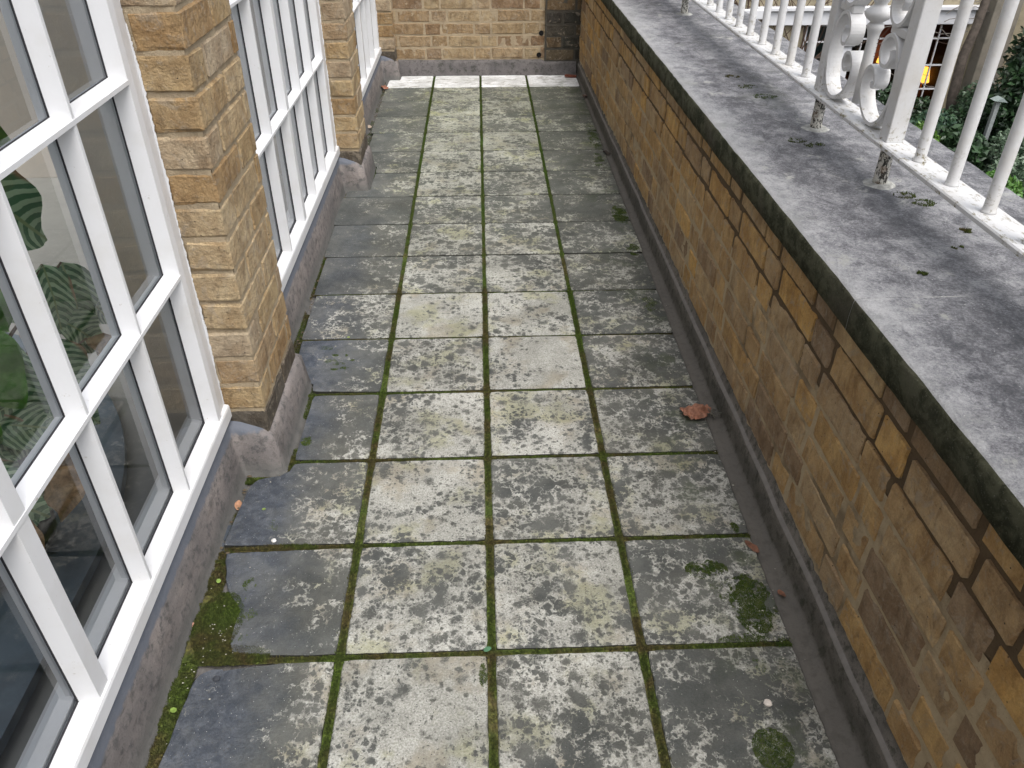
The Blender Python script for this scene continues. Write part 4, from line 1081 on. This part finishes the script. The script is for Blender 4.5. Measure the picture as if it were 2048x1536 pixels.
# coping moss tufts
for (cx, cy, r_) in ((0.985, 0.70, .020), (1.01, 0.655, .022), (0.905, 1.53, .03), (0.885, 1.65, .025), (0.87, 1.78, .02), (0.865, 1.10, .02), (0.90, 1.06, .022), (1.06, 0.235, .035), (1.09, 0.20, .03), (0.845, 0.31, .008), (1.03, 0.50, .012), (0.97, 0.42, .010)):
    for _ in range(520):
        a = rng.uniform(0, 6.28); q = math.sqrt(rng.random()); x = cx + r_ * q * math.cos(a) * 1.3; y = cy + r_ * q * math.sin(a)
        if mnoise.noise((x * 55, y * 55, 9)) < -0.05: continue
        roots.append((x, y, 0.7015))
me = tufts('moss', roots, 0.0015, 0.0066, 0.0012, m_moss)
ms = mat_moss_thin(); m2 = link('slab_moss', tufts('slab_moss', roots2, 0.0008, 0.0034, 0.0012, ms)); tag(m2, 'thin soft green moss spreading over the slab surfaces near the parapet', 'moss', kind='stuff')
mo = link('moss', me); tag(mo, 'green and brown moss growing in the slab joints and along the gutters', 'moss', kind='stuff')
md = link('joint_dirt', cushion('joint_dirt', cells_d, plain('joint_dirt_col', (0.016, 0.015, 0.012), 0.95, 0.4, 60))); tag(md, 'dark dirt packed in the narrow far joints of the paving', 'dirt', kind='stuff')
mb = link('moss_bed', cushion('moss_bed', cells, m_moss)); tag(mb, 'flat dark moss filling the joints between the paving slabs', 'moss', kind='stuff')
# grit and petals
def bits(n, fn, size, col, name, label, cat):
    v = []; f = []
    for _ in range(n):
        x, y, z = fn(); s_ = size * rng.uniform(0.4, 1.3); b0 = len(v); a = rng.uniform(0, 6.28)
        for k in range(5):
            t = a + k * 2 * math.pi / 5; q = s_ * rng.uniform(0.6, 1.1); v.append((x + q * math.cos(t), y + q * math.sin(t) * 0.7, z + 0.0002))
        v.append((x, y, z + s_ * 0.5)); f += [(b0 + k, b0 + (k + 1) % 5, b0 + 5) for k in range(5)]
    o = link(name, mesh(name, v, f, plain(name + '_col', col, 0.7, 0.2))); tag(o, label, cat, kind='stuff'); return o
def f_left():
    y = rng.choice([rng.normal(0.03, 0.08), rng.uniform(-0.5, 1.2), rng.uniform(-0.4, 4.5)]); x = -0.60 + rng.normal(0, 0.035); return (max(-0.65, min(x, -0.3)), y, 0.001 if x > -0.61 else -0.008)
def f_all():
    x, y = rng.uniform(-0.6, 0.62), rng.uniform(-0.5, 4.4); return (x, y, 0.0015)
def f_right():
    y = rng.uniform(-0.4, 1.6) if rng.random() < .6 else rng.uniform(0, 0.25); return (0.60 + rng.normal(0, 0.025), y, 0.0015)
bits(120, f_left, 0.0022, (0.45, 0.43, 0.36), 'pale_grit', 'tiny pale flakes scattered over the moss beside the window wall', 'grit')
bits(80, f_all, 0.0020, (0.72, 0.72, 0.68), 'white_specks', 'tiny white specks sprinkled across the paving', 'grit')
bits(90, f_right, 0.0024, (0.45, 0.43, 0.36), 'seed_husks', 'tiny dry husks caught along the slab edge by the parapet', 'husks')
bits(140, lambda: (rng.uniform(0.70, 1.2), rng.uniform(-0.2, 3.2), 0.7025), 0.0018, (0.72, 0.72, 0.70), 'coping_specks', 'tiny white specks on the stone coping', 'grit')
bits(260, lambda: (-0.628 + rng.normal(0, 0.010), rng.uniform(0.3, 4.5), -0.006), 0.006, (0.10, 0.075, 0.045), 'leaf_litter', 'dark leaf crumbs in the gutter below the windows', 'leaf litter')

def rock(name, loc, s_, col, label, cat, seed=0, sq=(1, 1, .6)):
    import bmesh
    bm = bmesh.new(); bmesh.ops.create_icosphere(bm, subdivisions=2, radius=1)
    for v in bm.verts:
        n = 1 + 0.25 * mnoise.noise(v.co * 1.6 + Vector((seed, 0, 0))); v.co = Vector((v.co.x * s_ * sq[0], v.co.y * s_ * sq[1], v.co.z * s_ * sq[2])) * n
    me = bpy.data.meshes.new(name); bm.to_mesh(me); bm.free(); me.materials.append(plain(name + '_col', col, 0.75, 0.3, 90))
    o = link(name, me, None, loc); tag(o, label, cat); o.rotation_euler = (0, 0, seed); return o
rock('pebble', (0.538, -0.141, 0.004), 0.0080, (0.62, 0.56, 0.50), 'pale pinkish pebble on the near right slab', 'pebble', 1)
rock('pebble', (-0.518, 0.331, 0.004), 0.0062, (0.75, 0.73, 0.70), 'small white pebble beside the mossy cross joint by the near window', 'pebble', 2)
rock('pebble', (-0.555, -0.045, 0.003), 0.0085, (0.045, 0.05, 0.06), 'dark grey stone chip on the nearest left slab', 'stone chip', 3, (1, .8, .4))
def shard(loc, pts, th, col, label, cat, rot=(0, 0, 0), name='slate_shard'):
    b = MB(); b.prism(pts, 0, th); o = b.build(name, plain(name + '_c', col, 0.55, 0.3, 60)); o.location = loc; o.rotation_euler = rot; return tag(o, label, cat)
shard((-0.648, 0.318, -0.012), [(-.012, -.022), (.014, -.026), (.022, .002), (.006, .022), (-.014, .012)], 0.004, (0.065, 0.075, 0.09), 'lower broken piece of dark slate in the gutter by the near window', 'slate', (0.2, 0.5, 0.1))
shard((-0.645, 0.372, -0.010), [(-.014, -.026), (.008, -.024), (.016, .010), (.002, .030), (-.012, .016)], 0.004, (0.06, 0.072, 0.088), 'upper broken piece of dark slate in the gutter near the first pier', 'slate', (-0.1, 0.6, -0.2))
shard((0.620, 4.600, 0.004), [(-.05, -.012), (.030, -.022), (.042, .010), (-.03, .018)], 0.012, (0.20, 0.06, 0.035), 'red clay fragment in the far right corner of the terrace', 'tile fragment', (0, 0.1, 0.1), 'clay_fragment')
def flat_leaf(loc, L, W, col, label, rz, crum=0.0, seed=0, name='fallen_leaf', n=12, lobes=0):
    v = []; f = []
    for j in range(n + 1):
        for i in range(n + 1):
            s_ = i / n * 2 - 1; t = j / n * 2 - 1
            # square to disc, squashed
            x = s_ * math.sqrt(1 - t * t / 2); y = t * math.sqrt(1 - s_ * s_ / 2); a = math.atan2(y, x); k = 1 + 0.10 * mnoise.noise((math.cos(a) * 2 + seed, math.sin(a) * 2, 0)) + (0.12 * math.cos(lobes * a) if lobes else 0)
            X, Y = x * W / 2 * k, y * L / 2 * k
            z = 0.0015 + crum * (0.5 + 0.9 * mnoise.noise((X * 38 + seed, Y * 38, 0)) + 0.6 * mnoise.noise((X * 95, Y * 95 + seed, 0)))
            z += crum * 0.9 * abs(math.sin(X * 110 + Y * 60 + seed)) * 0.5
            v.append((X, Y, max(0.0012, z)))
    f = [(j * (n + 1) + i, j * (n + 1) + i + 1, (j + 1) * (n + 1) + i + 1, (j + 1) * (n + 1) + i) for j in range(n) for i in range(n)]
    o = link(name, mesh(name, v, f, plain(name + '_c', col, 0.65, 0.45, 70, bump=0.6), True), None, loc); o.rotation_euler = (0, 0, rz)
    return tag(o, label, 'leaf')
flat_leaf((0.606, 0.790, 0.0), 0.068, 0.088, (0.34, 0.155, 0.095), 'large crumpled red brown dead leaf lying against the parapet fillet', 0.2, 0.017, 5, n=34, lobes=5)
sh = MB()
for k in range(14):
    a = rnd.uniform(0, 6.28); sh.tube([(0.655, 0.782, 0.004), (0.655 + 0.012 * math.cos(a), 0.782 + 0.014 * math.sin(a), 0.008 + rnd.uniform(0, .008)), (0.658 + 0.022 * math.cos(a), 0.782 + 0.020 * math.sin(a), 0.010 + rnd.uniform(0, .012))], 0.0012, 5)
o = sh.build('dry_flower_head', plain('dry_flower', (0.16, 0.15, 0.12), 0.8, 0.6, 200)); tag(o, 'tiny dark and white dry seed head beside the large dead leaf', 'seed head')
G = 'small fallen green petals'
flat_leaf((-0.619, 0.213, -0.003), 0.013, 0.010, (0.22, 0.33, 0.07), 'bright green petal on the moss by the near window gutter', 0.5, 0.002, 1, 'petal', 6)
flat_leaf((-0.621, -0.111, -0.002), 0.014, 0.011, (0.22, 0.33, 0.06), 'bright green petal nearest the camera in the left gutter', 1.1, 0.002, 2, 'petal', 6)
flat_leaf((-0.566, 0.442, 0.0), 0.009, 0.010, (0.26, 0.36, 0.10), 'pale green petal on the slab in front of the near pier', 0, 0.001, 3, 'petal', 6)
flat_leaf((-0.460, 1.26, 0.0), 0.008, 0.009, (0.45, 0.60, 0.12), 'tiny yellow green petal on the dark slab past the near pier', 0, 0.001, 4, 'petal', 6)
flat_leaf((-0.009, 0.004, 0.0), 0.010, 0.017, (0.06, 0.16, 0.08), 'small green leaf on the joint crossing in the middle foreground', 0.3, 0.003, 5, n=8)
flat_leaf((-0.636, 0.465, -0.008), 0.030, 0.018, (0.45, 0.24, 0.14), 'orange tan leaf scrap in the gutter at the foot of the near pier', 0.2, 0.004, 6, n=8)
flat_leaf((-0.646, 0.092, -0.010), 0.018, 0.016, (0.48, 0.25, 0.18), 'pinkish brown leaf scrap on the moss beside the window wall', 0.4, 0.004, 7, n=8)
flat_leaf((0.625, 0.270, 0.0), 0.046, 0.018, (0.22, 0.10, 0.06), 'reddish crumbled leaf at the slab edge near the right gutter', 0.5, 0.003, 8, n=14)
flat_leaf((0.650, 0.125, 0.0), 0.026, 0.015, (0.28, 0.13, 0.08), 'small red brown leaf scrap against the parapet fillet', 0.2, 0.005, 9, n=8)
flat_leaf((-0.632, 4.36, 0.0), 0.07, 0.05, (0.30, 0.12, 0.07), 'red brown leaves piled in the gutter at the far left corner', 0.8, 0.012, 10, n=14)
flat_leaf((-0.640, 3.55, -0.004), 0.03, 0.025, (0.45, 0.36, 0.28), 'pale dry leaf scrap in the far left gutter', 0.8, 0.008, 11, n=8)
flat_leaf((0.655, 3.05, 0.0), 0.05, 0.03, (0.06, 0.045, 0.035), 'dark rotten leaf halfway along the parapet fillet', 0.8, 0.010, 12, n=10)
flat_leaf((0.664, 4.10, 0.0), 0.05, 0.03, (0.10, 0.06, 0.045), 'dark leaf scraps at the far right by the fillet', 0.8, 0.012, 13, n=10)

# ------------------------------------------------------------------ garden and the house across it
m_ground = plain('garden_soil', (0.045, 0.038, 0.026), 0.95, 0.4, 3)
b = MB(); b.box(-60, 80, -60, 90, -3.4, -3.2); tag(b.build('garden_ground', m_ground), kind='structure')
m_stone = mat_mortar('bath_stone', (0.40, 0.35, 0.25), (0.30, 0.26, 0.18), (0.17, 0.16, 0.10), 0.5)
m_stoneg = mat_mortar('grey_stone', (0.27, 0.245, 0.20), (0.20, 0.18, 0.15), (0.13, 0.12, 0.10), 0.5)
m_hpaint = mat_paint('house_white_paint', (0.66, 0.67, 0.70), 0.2)
m_dark = plain('dim_interior', (0.03, 0.012, 0.010), 0.9, 0.3, 2)
m_curt = plain('teal_curtain', (0.05, 0.085, 0.085), 0.8, 0.3, 4)
house = empty('neighbouring_house', (6.0, 12.0, -3.2)); tag(house, 'pale stone house across the garden seen through the railing', 'house')
hinv = Matrix.Translation((-6.0, -12.0, 3.2))
def hp(b, name, mats, parent=None):
    o = b.build(name, mats, parent or house); o.matrix_parent_inverse = hinv if parent is None else Matrix.Identity(4); return o
b = MB()
b.box(-8, 5.02, 12.0, 12.3, -3.2, 3.0); b.box(5.02, 7.55, 12.0, 12.3, -1.05, 3.0); b.box(5.02, 7.55, 12.0, 12.3, -3.2, -2.5); b.box(7.55, 16, 12.0, 12.3, -3.2, 3.0)
hp(b, 'wall', m_stone)
b = MB(); b.box(4.35, 7.62, 11.93, 11.998, -1.10, -0.90, 0.01); b.box(4.2, 7.7, 11.88, 11.998, -0.895, -0.83, 0.012); hp(b, 'fascia', m_hpaint)
b = MB(); b.box(3.2, 4.30, 11.86, 11.998, -1.00, -0.86, 0.012); b.box(3.0, 4.25, 11.90, 11.998, -1.22, -1.01, 0.01); hp(b, 'string_course', m_hpaint)
b = MB(); b.box(5.60, 5.80, 11.90, 12.05, -2.6, -1.35, 0.01); b.box(5.56, 5.84, 11.86, 12.05, -1.40, -1.11, 0.02); hp(b, 'white_pier', m_hpaint)
b = MB(); b.box(7.78, 8.20, 11.75, 11.998, -3.2, 3.0, 0.01); hp(b, 'stone_pilaster', m_stoneg)
b = MB(); b.box(4.9, 7.7, 13.6, 13.7, -3.2, -0.6); b.box(4.9, 7.7, 12.3, 13.6, -3.2, -3.1); b.box(4.9, 5.0, 12.3, 13.6, -3.2, -0.6); b.box(7.6, 7.7, 12.3, 13.6, -3.2, -0.6); b.box(4.9, 7.7, 12.3, 13.6, -0.7, -0.6)
hp(b, 'dim_room', m_dark)
def hwin(x0, x1, z0, z1, vb, hbz, name='window'):
    b = MB(); b.box(x0, x1, 12.03, 12.07, z0, z0 + 0.03); b.box(x0, x1, 12.03, 12.07, z1 - 0.02, z1); b.box(x0, x0 + 0.03, 12.03, 12.07, z0, z1); b.box(x1 - 0.03, x1, 12.03, 12.07, z0, z1)
    wo = hp(b, name, m_hpaint); 
    for x in vb:
        g = MB(); g.box(x - 0.009, x + 0.009, 12.035, 12.06, z0 + 0.02, z1 - 0.01); o = g.build('glazing_bar', m_hpaint, wo)
    for z in hbz:
        g = MB(); g.box(x0 + 0.01, x1 - 0.01, 12.032, 12.058, z - 0.011, z + 0.011); o = g.build('glazing_bar', m_hpaint, wo)
    xs_ = [x0] + list(vb) + [x1]; zs_ = [z0] + list(hbz) + [z1]
    for i in range(len(xs_) - 1):
        for k in range(len(zs_) - 1):
            link('pane', mesh('pane', [(xs_[i], 12.05, zs_[k]), (xs_[i + 1], 12.05, zs_[k]), (xs_[i + 1], 12.05, zs_[k + 1]), (xs_[i], 12.05, zs_[k + 1])], [(0, 1, 2, 3)], m_glass), wo)
    return wo
hwin(5.06, 5.60, -2.48, -1.11, [], [-1.36, -1.95])
hwin(5.82, 7.50, -2.48, -1.06, [5.99, 6.24, 6.49, 6.71, 6.95, 7.20, 7.40], [-1.32, -1.72, -2.09])
b = MB()
for k in range(22): 
    x = 5.08 + k * 0.025; b.tube([(x, 12.35 + 0.01 * (k % 2), -3.0), (x, 12.35 + 0.01 * (k % 2), -1.05)], 0.014, 6)
o = b.build('curtain', m_curt); tag(o, 'teal curtain behind the left window of the house across', 'curtain')
b = MB()
for k in range(14): 
    x = 7.0 + k * 0.022; b.tube([(x, 12.38 + 0.01 * (k % 2), -3.0), (x, 12.38 + 0.01 * (k % 2), -1.05)], 0.014, 6)
o = b.build('curtain', plain('grey_curtain', (0.10, 0.13, 0.125), 0.8)); tag(o, 'grey curtain at the right end of the barred window of the house across', 'curtain')
m_shade = mat_emit('lit_lampshade', (1.0, 0.42, 0.06), 1.5)
def lamp(loc, s_, label, stand=True):
    t = empty('table_lamp', loc); tag(t, label, 'lamp', 'lit lamps in the house across')
    b = MB(); b.lathe([(0.095 * s_, -0.10 * s_), (0.055 * s_, 0.10 * s_)], 0, 0, 20); b.build('shade', m_shade, t, True)
    b = MB(); b.lathe([(0.05 * s_, -0.5 * s_), (0.012 * s_, -0.47 * s_), (0.03 * s_, -0.35 * s_), (0.012 * s_, -0.22 * s_), (0.010 * s_, -0.06 * s_)], 0, 0, 12); b.build('base', plain('lamp_base', (0.30, 0.10, 0.03), 0.4), t, True)
    l = bpy.data.lights.new('lamp_bulb', 'POINT'); l.energy = 2.2; l.color = (1.0, 0.5, 0.18); l.shadow_soft_size = 0.05
    lo = bpy.data.objects.new('lamp_bulb', l); C.objects.link(lo); lo.parent = t; lo.location = (0, 0, 0.0)
lamp((6.728, 12.7, -1.728), 1.05, 'lit yellow orange lampshade at the middle of the barred window')
lamp((6.44, 12.7, -1.632), 0.8, 'smaller lit orange lamp at the left of the barred window')
lamp((7.50, 12.7, -2.03), 1.15, 'lit orange lamp low in the right half of the barred window')
b = MB(); b.box(6.0, 6.9, 13.1, 13.4, -3.1, -2.2); b.box(6.6, 6.95, 12.9, 13.2, -1.9, -1.0); o = b.build('cabinet', plain('red_brown_wood', (0.14, 0.035, 0.018), 0.5)); tag(o, 'dark red brown cabinet inside the lit room of the house across', 'cabinet')
# climber on the stone wall
b = MB()
m_vine = plain('vine_stem', (0.085, 0.055, 0.04), 0.9)
def vine(p0, ang, L, r0, depth):
    p = Vector(p0); pts = [p.copy()]; a = ang
    for k in range(10):
        a += rnd.uniform(-0.22, 0.22); p = p + Vector((math.sin(a), 0, math.cos(a))) * L / 10; pts.append(Vector((p.x, 11.96 - r0 - rnd.uniform(0, .01), p.z)))
        if depth and rnd.random() < 0.35: vine((p.x, p.y, p.z), a + rnd.choice((-0.6, 0.6)), L * 0.6, r0 * 0.6, depth - 1)
    b.tube(pts, [r0 * (1 - 0.6 * i / 10) for i in range(11)], 5)
for x, a in ((4.42, 0.1), (4.6, -0.25), (4.7, 0.15), (4.78, 0.35), (4.85, 0.3), (4.55, 0.45), (3.9, 0.0), (4.95, 0.55)): vine((x, 11.95, -2.6), a * 0.5, 3.2, 0.016, 2)
o = b.build('climbing_vine', m_vine); tag(o, 'bare brown climber stems spreading over the stone wall across the garden', 'climber')
tw = empty('hanging_twigs', (6.7, 11.85, -0.9)); tag(tw, 'thin grey twigs trailing across the barred window of the house', 'twigs'); m_twig = plain('grey_twig', (0.20, 0.18, 0.16), 0.9)
for k in range(12):
    b = MB(); x = rnd.uniform(5.9, 7.6); z = rnd.uniform(-1.9, -0.7); a = rnd.uniform(-1, 1); pts = [(x - 6.7, 0, z + 0.9)]
    for q in range(6): a += rnd.uniform(-.5, .5); x += 0.10 * math.cos(a); z += 0.07 * math.sin(a); pts.append((x - 6.7, rnd.uniform(-.03, .03), z + 0.9))
    b.tube(pts, 0.006, 5); b.build('twig', m_twig, tw)

# foliage
def foliage(name, blobs, n, size, cols, seed, mat=None):
    r = np.random.default_rng(seed); K = len(blobs); v = np.zeros((n, 4, 3)); w_ = np.array([b_[3] ** 2 for b_ in blobs]); w_ = w_ / w_.sum()
    idx = r.choice(K, n, p=w_); c = np.array([b_[:3] for b_ in blobs])[idx]; rad = np.array([b_[3] for b_ in blobs])[idx]
    d = r.normal(size=(n, 3)); d /= np.linalg.norm(d, axis=1)[:, None]; q = r.random(n) ** 0.45
    p = c + d * (rad * q)[:, None] * np.array([1, 1, .85]); ax = r.normal(size=(n, 3)) + np.array([0, -0.3, 0.5]); ax /= np.linalg.norm(ax, axis=1)[:, None]
    t = np.cross(ax, r.normal(size=(n, 3))); t /= np.linalg.norm(t, axis=1)[:, None]; u = np.cross(ax, t); s_ = size * r.uniform(0.6, 1.3, n)
    v[:, 0] = p - t * s_[:, None]; v[:, 1] = p + u * (s_ * .42)[:, None] + ax * (s_ * .1)[:, None]; v[:, 2] = p + t * s_[:, None]; v[:, 3] = p - u * (s_ * .42)[:, None] + ax * (s_ * .1)[:, None]
    me = bpy.data.meshes.new(name); me.vertices.add(4 * n); me.vertices.foreach_set('co', v.ravel()); me.loops.add(4 * n); me.loops.foreach_set('vertex_index', np.arange(4 * n, dtype=np.int32))
    me.polygons.add(n); me.polygons.foreach_set('loop_start', np.arange(0, 4 * n, 4, dtype=np.int32)); me.polygons.foreach_set('loop_total', np.full(n, 4, dtype=np.int32))
    s = NB(name + '_leaf'); nn = s.noise(s.pos(), 9.0, 3); c_ = s.mix(s.ss(nn, 0.35, 0.65), cols[0], cols[1]); me.materials.append(s.fin(c_, 0.45)); me.update(calc_edges=True); me.validate(); return me
def shrub(name, blobs, n, size, cols, seed, label, cat='shrub', stems=True):
    base = (blobs[0][0], blobs[0][1], -3.2); t = empty(name, base); tag(t, label, cat)
    o = link('foliage', foliage('foliage', blobs, n, size, cols, seed), t); o.matrix_parent_inverse = Matrix.Translation((-base[0], -base[1], 3.2))
    b = MB(); r = random.Random(seed)
    for bl in blobs[:5]:
        b.tube([(base[0], base[1], -3.2), (lerp(base[0], bl[0], .5) + r.uniform(-.05, .05), lerp(base[1], bl[1], .5), lerp(-3.2, bl[2], .5)), bl[:3]], [0.02, 0.015, 0.006], 6)
    o = b.build('stem', m_vine, t); o.matrix_parent_inverse = Matrix.Translation((-base[0], -base[1], 3.2))
DG, MG, LG, SG = (0.012, 0.030, 0.012), (0.030, 0.070, 0.025), (0.07, 0.15, 0.02), (0.065, 0.11, 0.065)
shrub('ivy_bush', [(6.25, 11.0, -1.95, .30), (6.12, 11.0, -2.15, .35), (6.56, 10.8, -2.15, .32), (6.35, 10.9, -2.5, .5), (6.0, 11.0, -2.45, .4), (6.7, 10.9, -2.5, .4)], 9000, 0.035, (DG, MG), 1, 'dark ivy bush below the barred window beyond the scroll panel')
shrub('low_shrub', [(6.53, 10.3, -2.15, .30), (6.25, 10.0, -2.15, .27), (6.7, 10.3, -2.35, .35), (6.35, 10.1, -2.6, .4)], 4500, 0.045, (MG, (0.05, 0.10, 0.07)), 2, 'blue green low shrub at the foot of the house across')
shrub('lime_shrub', [(5.96, 9.5, -1.95, .13), (6.05, 9.5, -2.1, .18), (5.85, 9.5, -2.2, .2)], 2600, 0.03, (LG, (0.10, 0.20, 0.03)), 3, 'bright lime green low plant seen between post and baluster')
shrub('grey_green_shrub', [(7.15, 10.4, -1.80, .30), (7.08, 10.4, -2.1, .34), (7.3, 10.4, -1.95, .3), (7.2, 10.4, -2.5, .45)], 7000, 0.032, (MG, SG), 4, 'grey green leafy shrub against the stone pilaster')
shrub('broadleaf_plant', [(6.40, 9.5, -2.15, .30), (6.45, 9.2, -2.15, .28), (6.65, 9.5, -2.25, .3), (6.5, 9.4, -2.5, .45)], 3800, 0.07, (DG, MG), 5, 'dark broad leaved plant low in front of the grey tree trunk')
shrub('laurel_bush', [(7.45, 10.0, -1.37, .34), (7.52, 10.0, -0.85, .32), (7.30, 9.9, -1.8, .32), (7.9, 10.2, -1.2, .6), (7.8, 10.1, -0.3, .5), (7.8, 10.1, -2.0, .6), (8.4, 10.2, -1.2, .8), (8.2, 10.2, -2.4, .8)], 16000, 0.06, (DG, MG), 6, 'tall dark glossy evergreen bush at the right edge')
shrub('variegated_shrub', [(6.95, 9.0, -2.05, .30), (6.80, 8.7, -2.3, .28), (7.2, 9.0, -2.2, .4), (7.0, 8.9, -2.6, .5)], 8000, 0.033, (SG, (0.11, 0.16, 0.10)), 7, 'pale grey green variegated shrub at the right edge below the bush')
shrub('bright_fern', [(6.47, 8.4, -2.28, .18), (6.6, 8.4, -2.4, .24), (6.35, 8.4, -2.5, .25)], 3800, 0.03, (LG, (0.06, 0.17, 0.03)), 8, 'bright green ferny plant lowest at the right beyond the coping')
shrub('background_hedge', [(8.5 + 0.7 * k, 11.2, -2.2 + 0.9 * (k % 3), .8) for k in range(7)], 9000, 0.07, ((0.010, 0.022, 0.010), DG), 9, 'dark hedge in the shade behind the bushes at the far right')
b = MB(); b.tube([(7.15, 10.8, -3.2), (7.10, 10.8, -2.5), (7.04, 10.8, -2.14), (6.985, 10.8, -1.85), (6.97, 10.8, -1.57), (6.96, 10.8, -1.29), (7.02, 10.8, -0.9), (7.1, 10.8, 0.5), (7.3, 10.8, 2.2)], [0.10, 0.085, 0.078, 0.075, 0.072, 0.068, 0.06, 0.05, 0.03], 12)
t = empty('garden_tree', (7.15, 10.8, -3.2)); tag(t, 'slim grey brown tree trunk in front of the stone pilaster', 'tree')
o = b.build('trunk', plain('bark', (0.14, 0.115, 0.095), 0.9, 0.4, 14), t, True); o.matrix_parent_inverse = Matrix.Translation((-7.15, -10.8, 3.2))
# strap leaved plant
t = empty('strap_leaf_plant', (6.46, 8.8, -2.75)); tag(t, 'clump of long arching strap leaves beyond the coping', 'plant')
b = MB()
for k in range(60):
    a = rnd.uniform(0, 6.28); L = rnd.uniform(.5, .85); pr = []
    for q in range(6):
        u = q / 5; r_ = L * 0.5 * u; pr.append((math.cos(a) * r_, math.sin(a) * r_, L * (u * 1.3 - 0.75 * u * u)))
    for q in range(5):
        p, p2 = pr[q], pr[q + 1]; w0 = 0.014 * (1 - q / 5.5); w1 = 0.014 * (1 - (q + 1) / 5.5); nx_, ny_ = -math.sin(a), math.cos(a)
        b.add([(p[0] - nx_ * w0, p[1] - ny_ * w0, p[2]), (p[0] + nx_ * w0, p[1] + ny_ * w0, p[2]), (p2[0] + nx_ * w1, p2[1] + ny_ * w1, p2[2]), (p2[0] - nx_ * w1, p2[1] - ny_ * w1, p2[2])], [(0, 1, 2, 3)])
o = b.build('foliage', plain('strap_leaf', (0.06, 0.12, 0.045), 0.5), t, fix=False)
t = empty('garden_light', (6.92, 9.6, -2.85)); tag(t, 'small pale garden lamp on a post among the bushes at the right edge', 'garden lamp')
b = MB(); b.box(-0.03, 0.03, -0.03, 0.03, 0, 1.25, 0.004); b.build('post', plain('grey_white_post', (0.25, 0.27, 0.27), 0.6), t)
b = MB(); b.prism([(-0.08, 1.26), (0.10, 1.24), (0.02, 1.30)], -0.07, 0.07, 'y'); b.build('cap', plain('grey_cap', (0.25, 0.30, 0.29), 0.6), t)
print('bricks', nb, 'roots', len(roots))
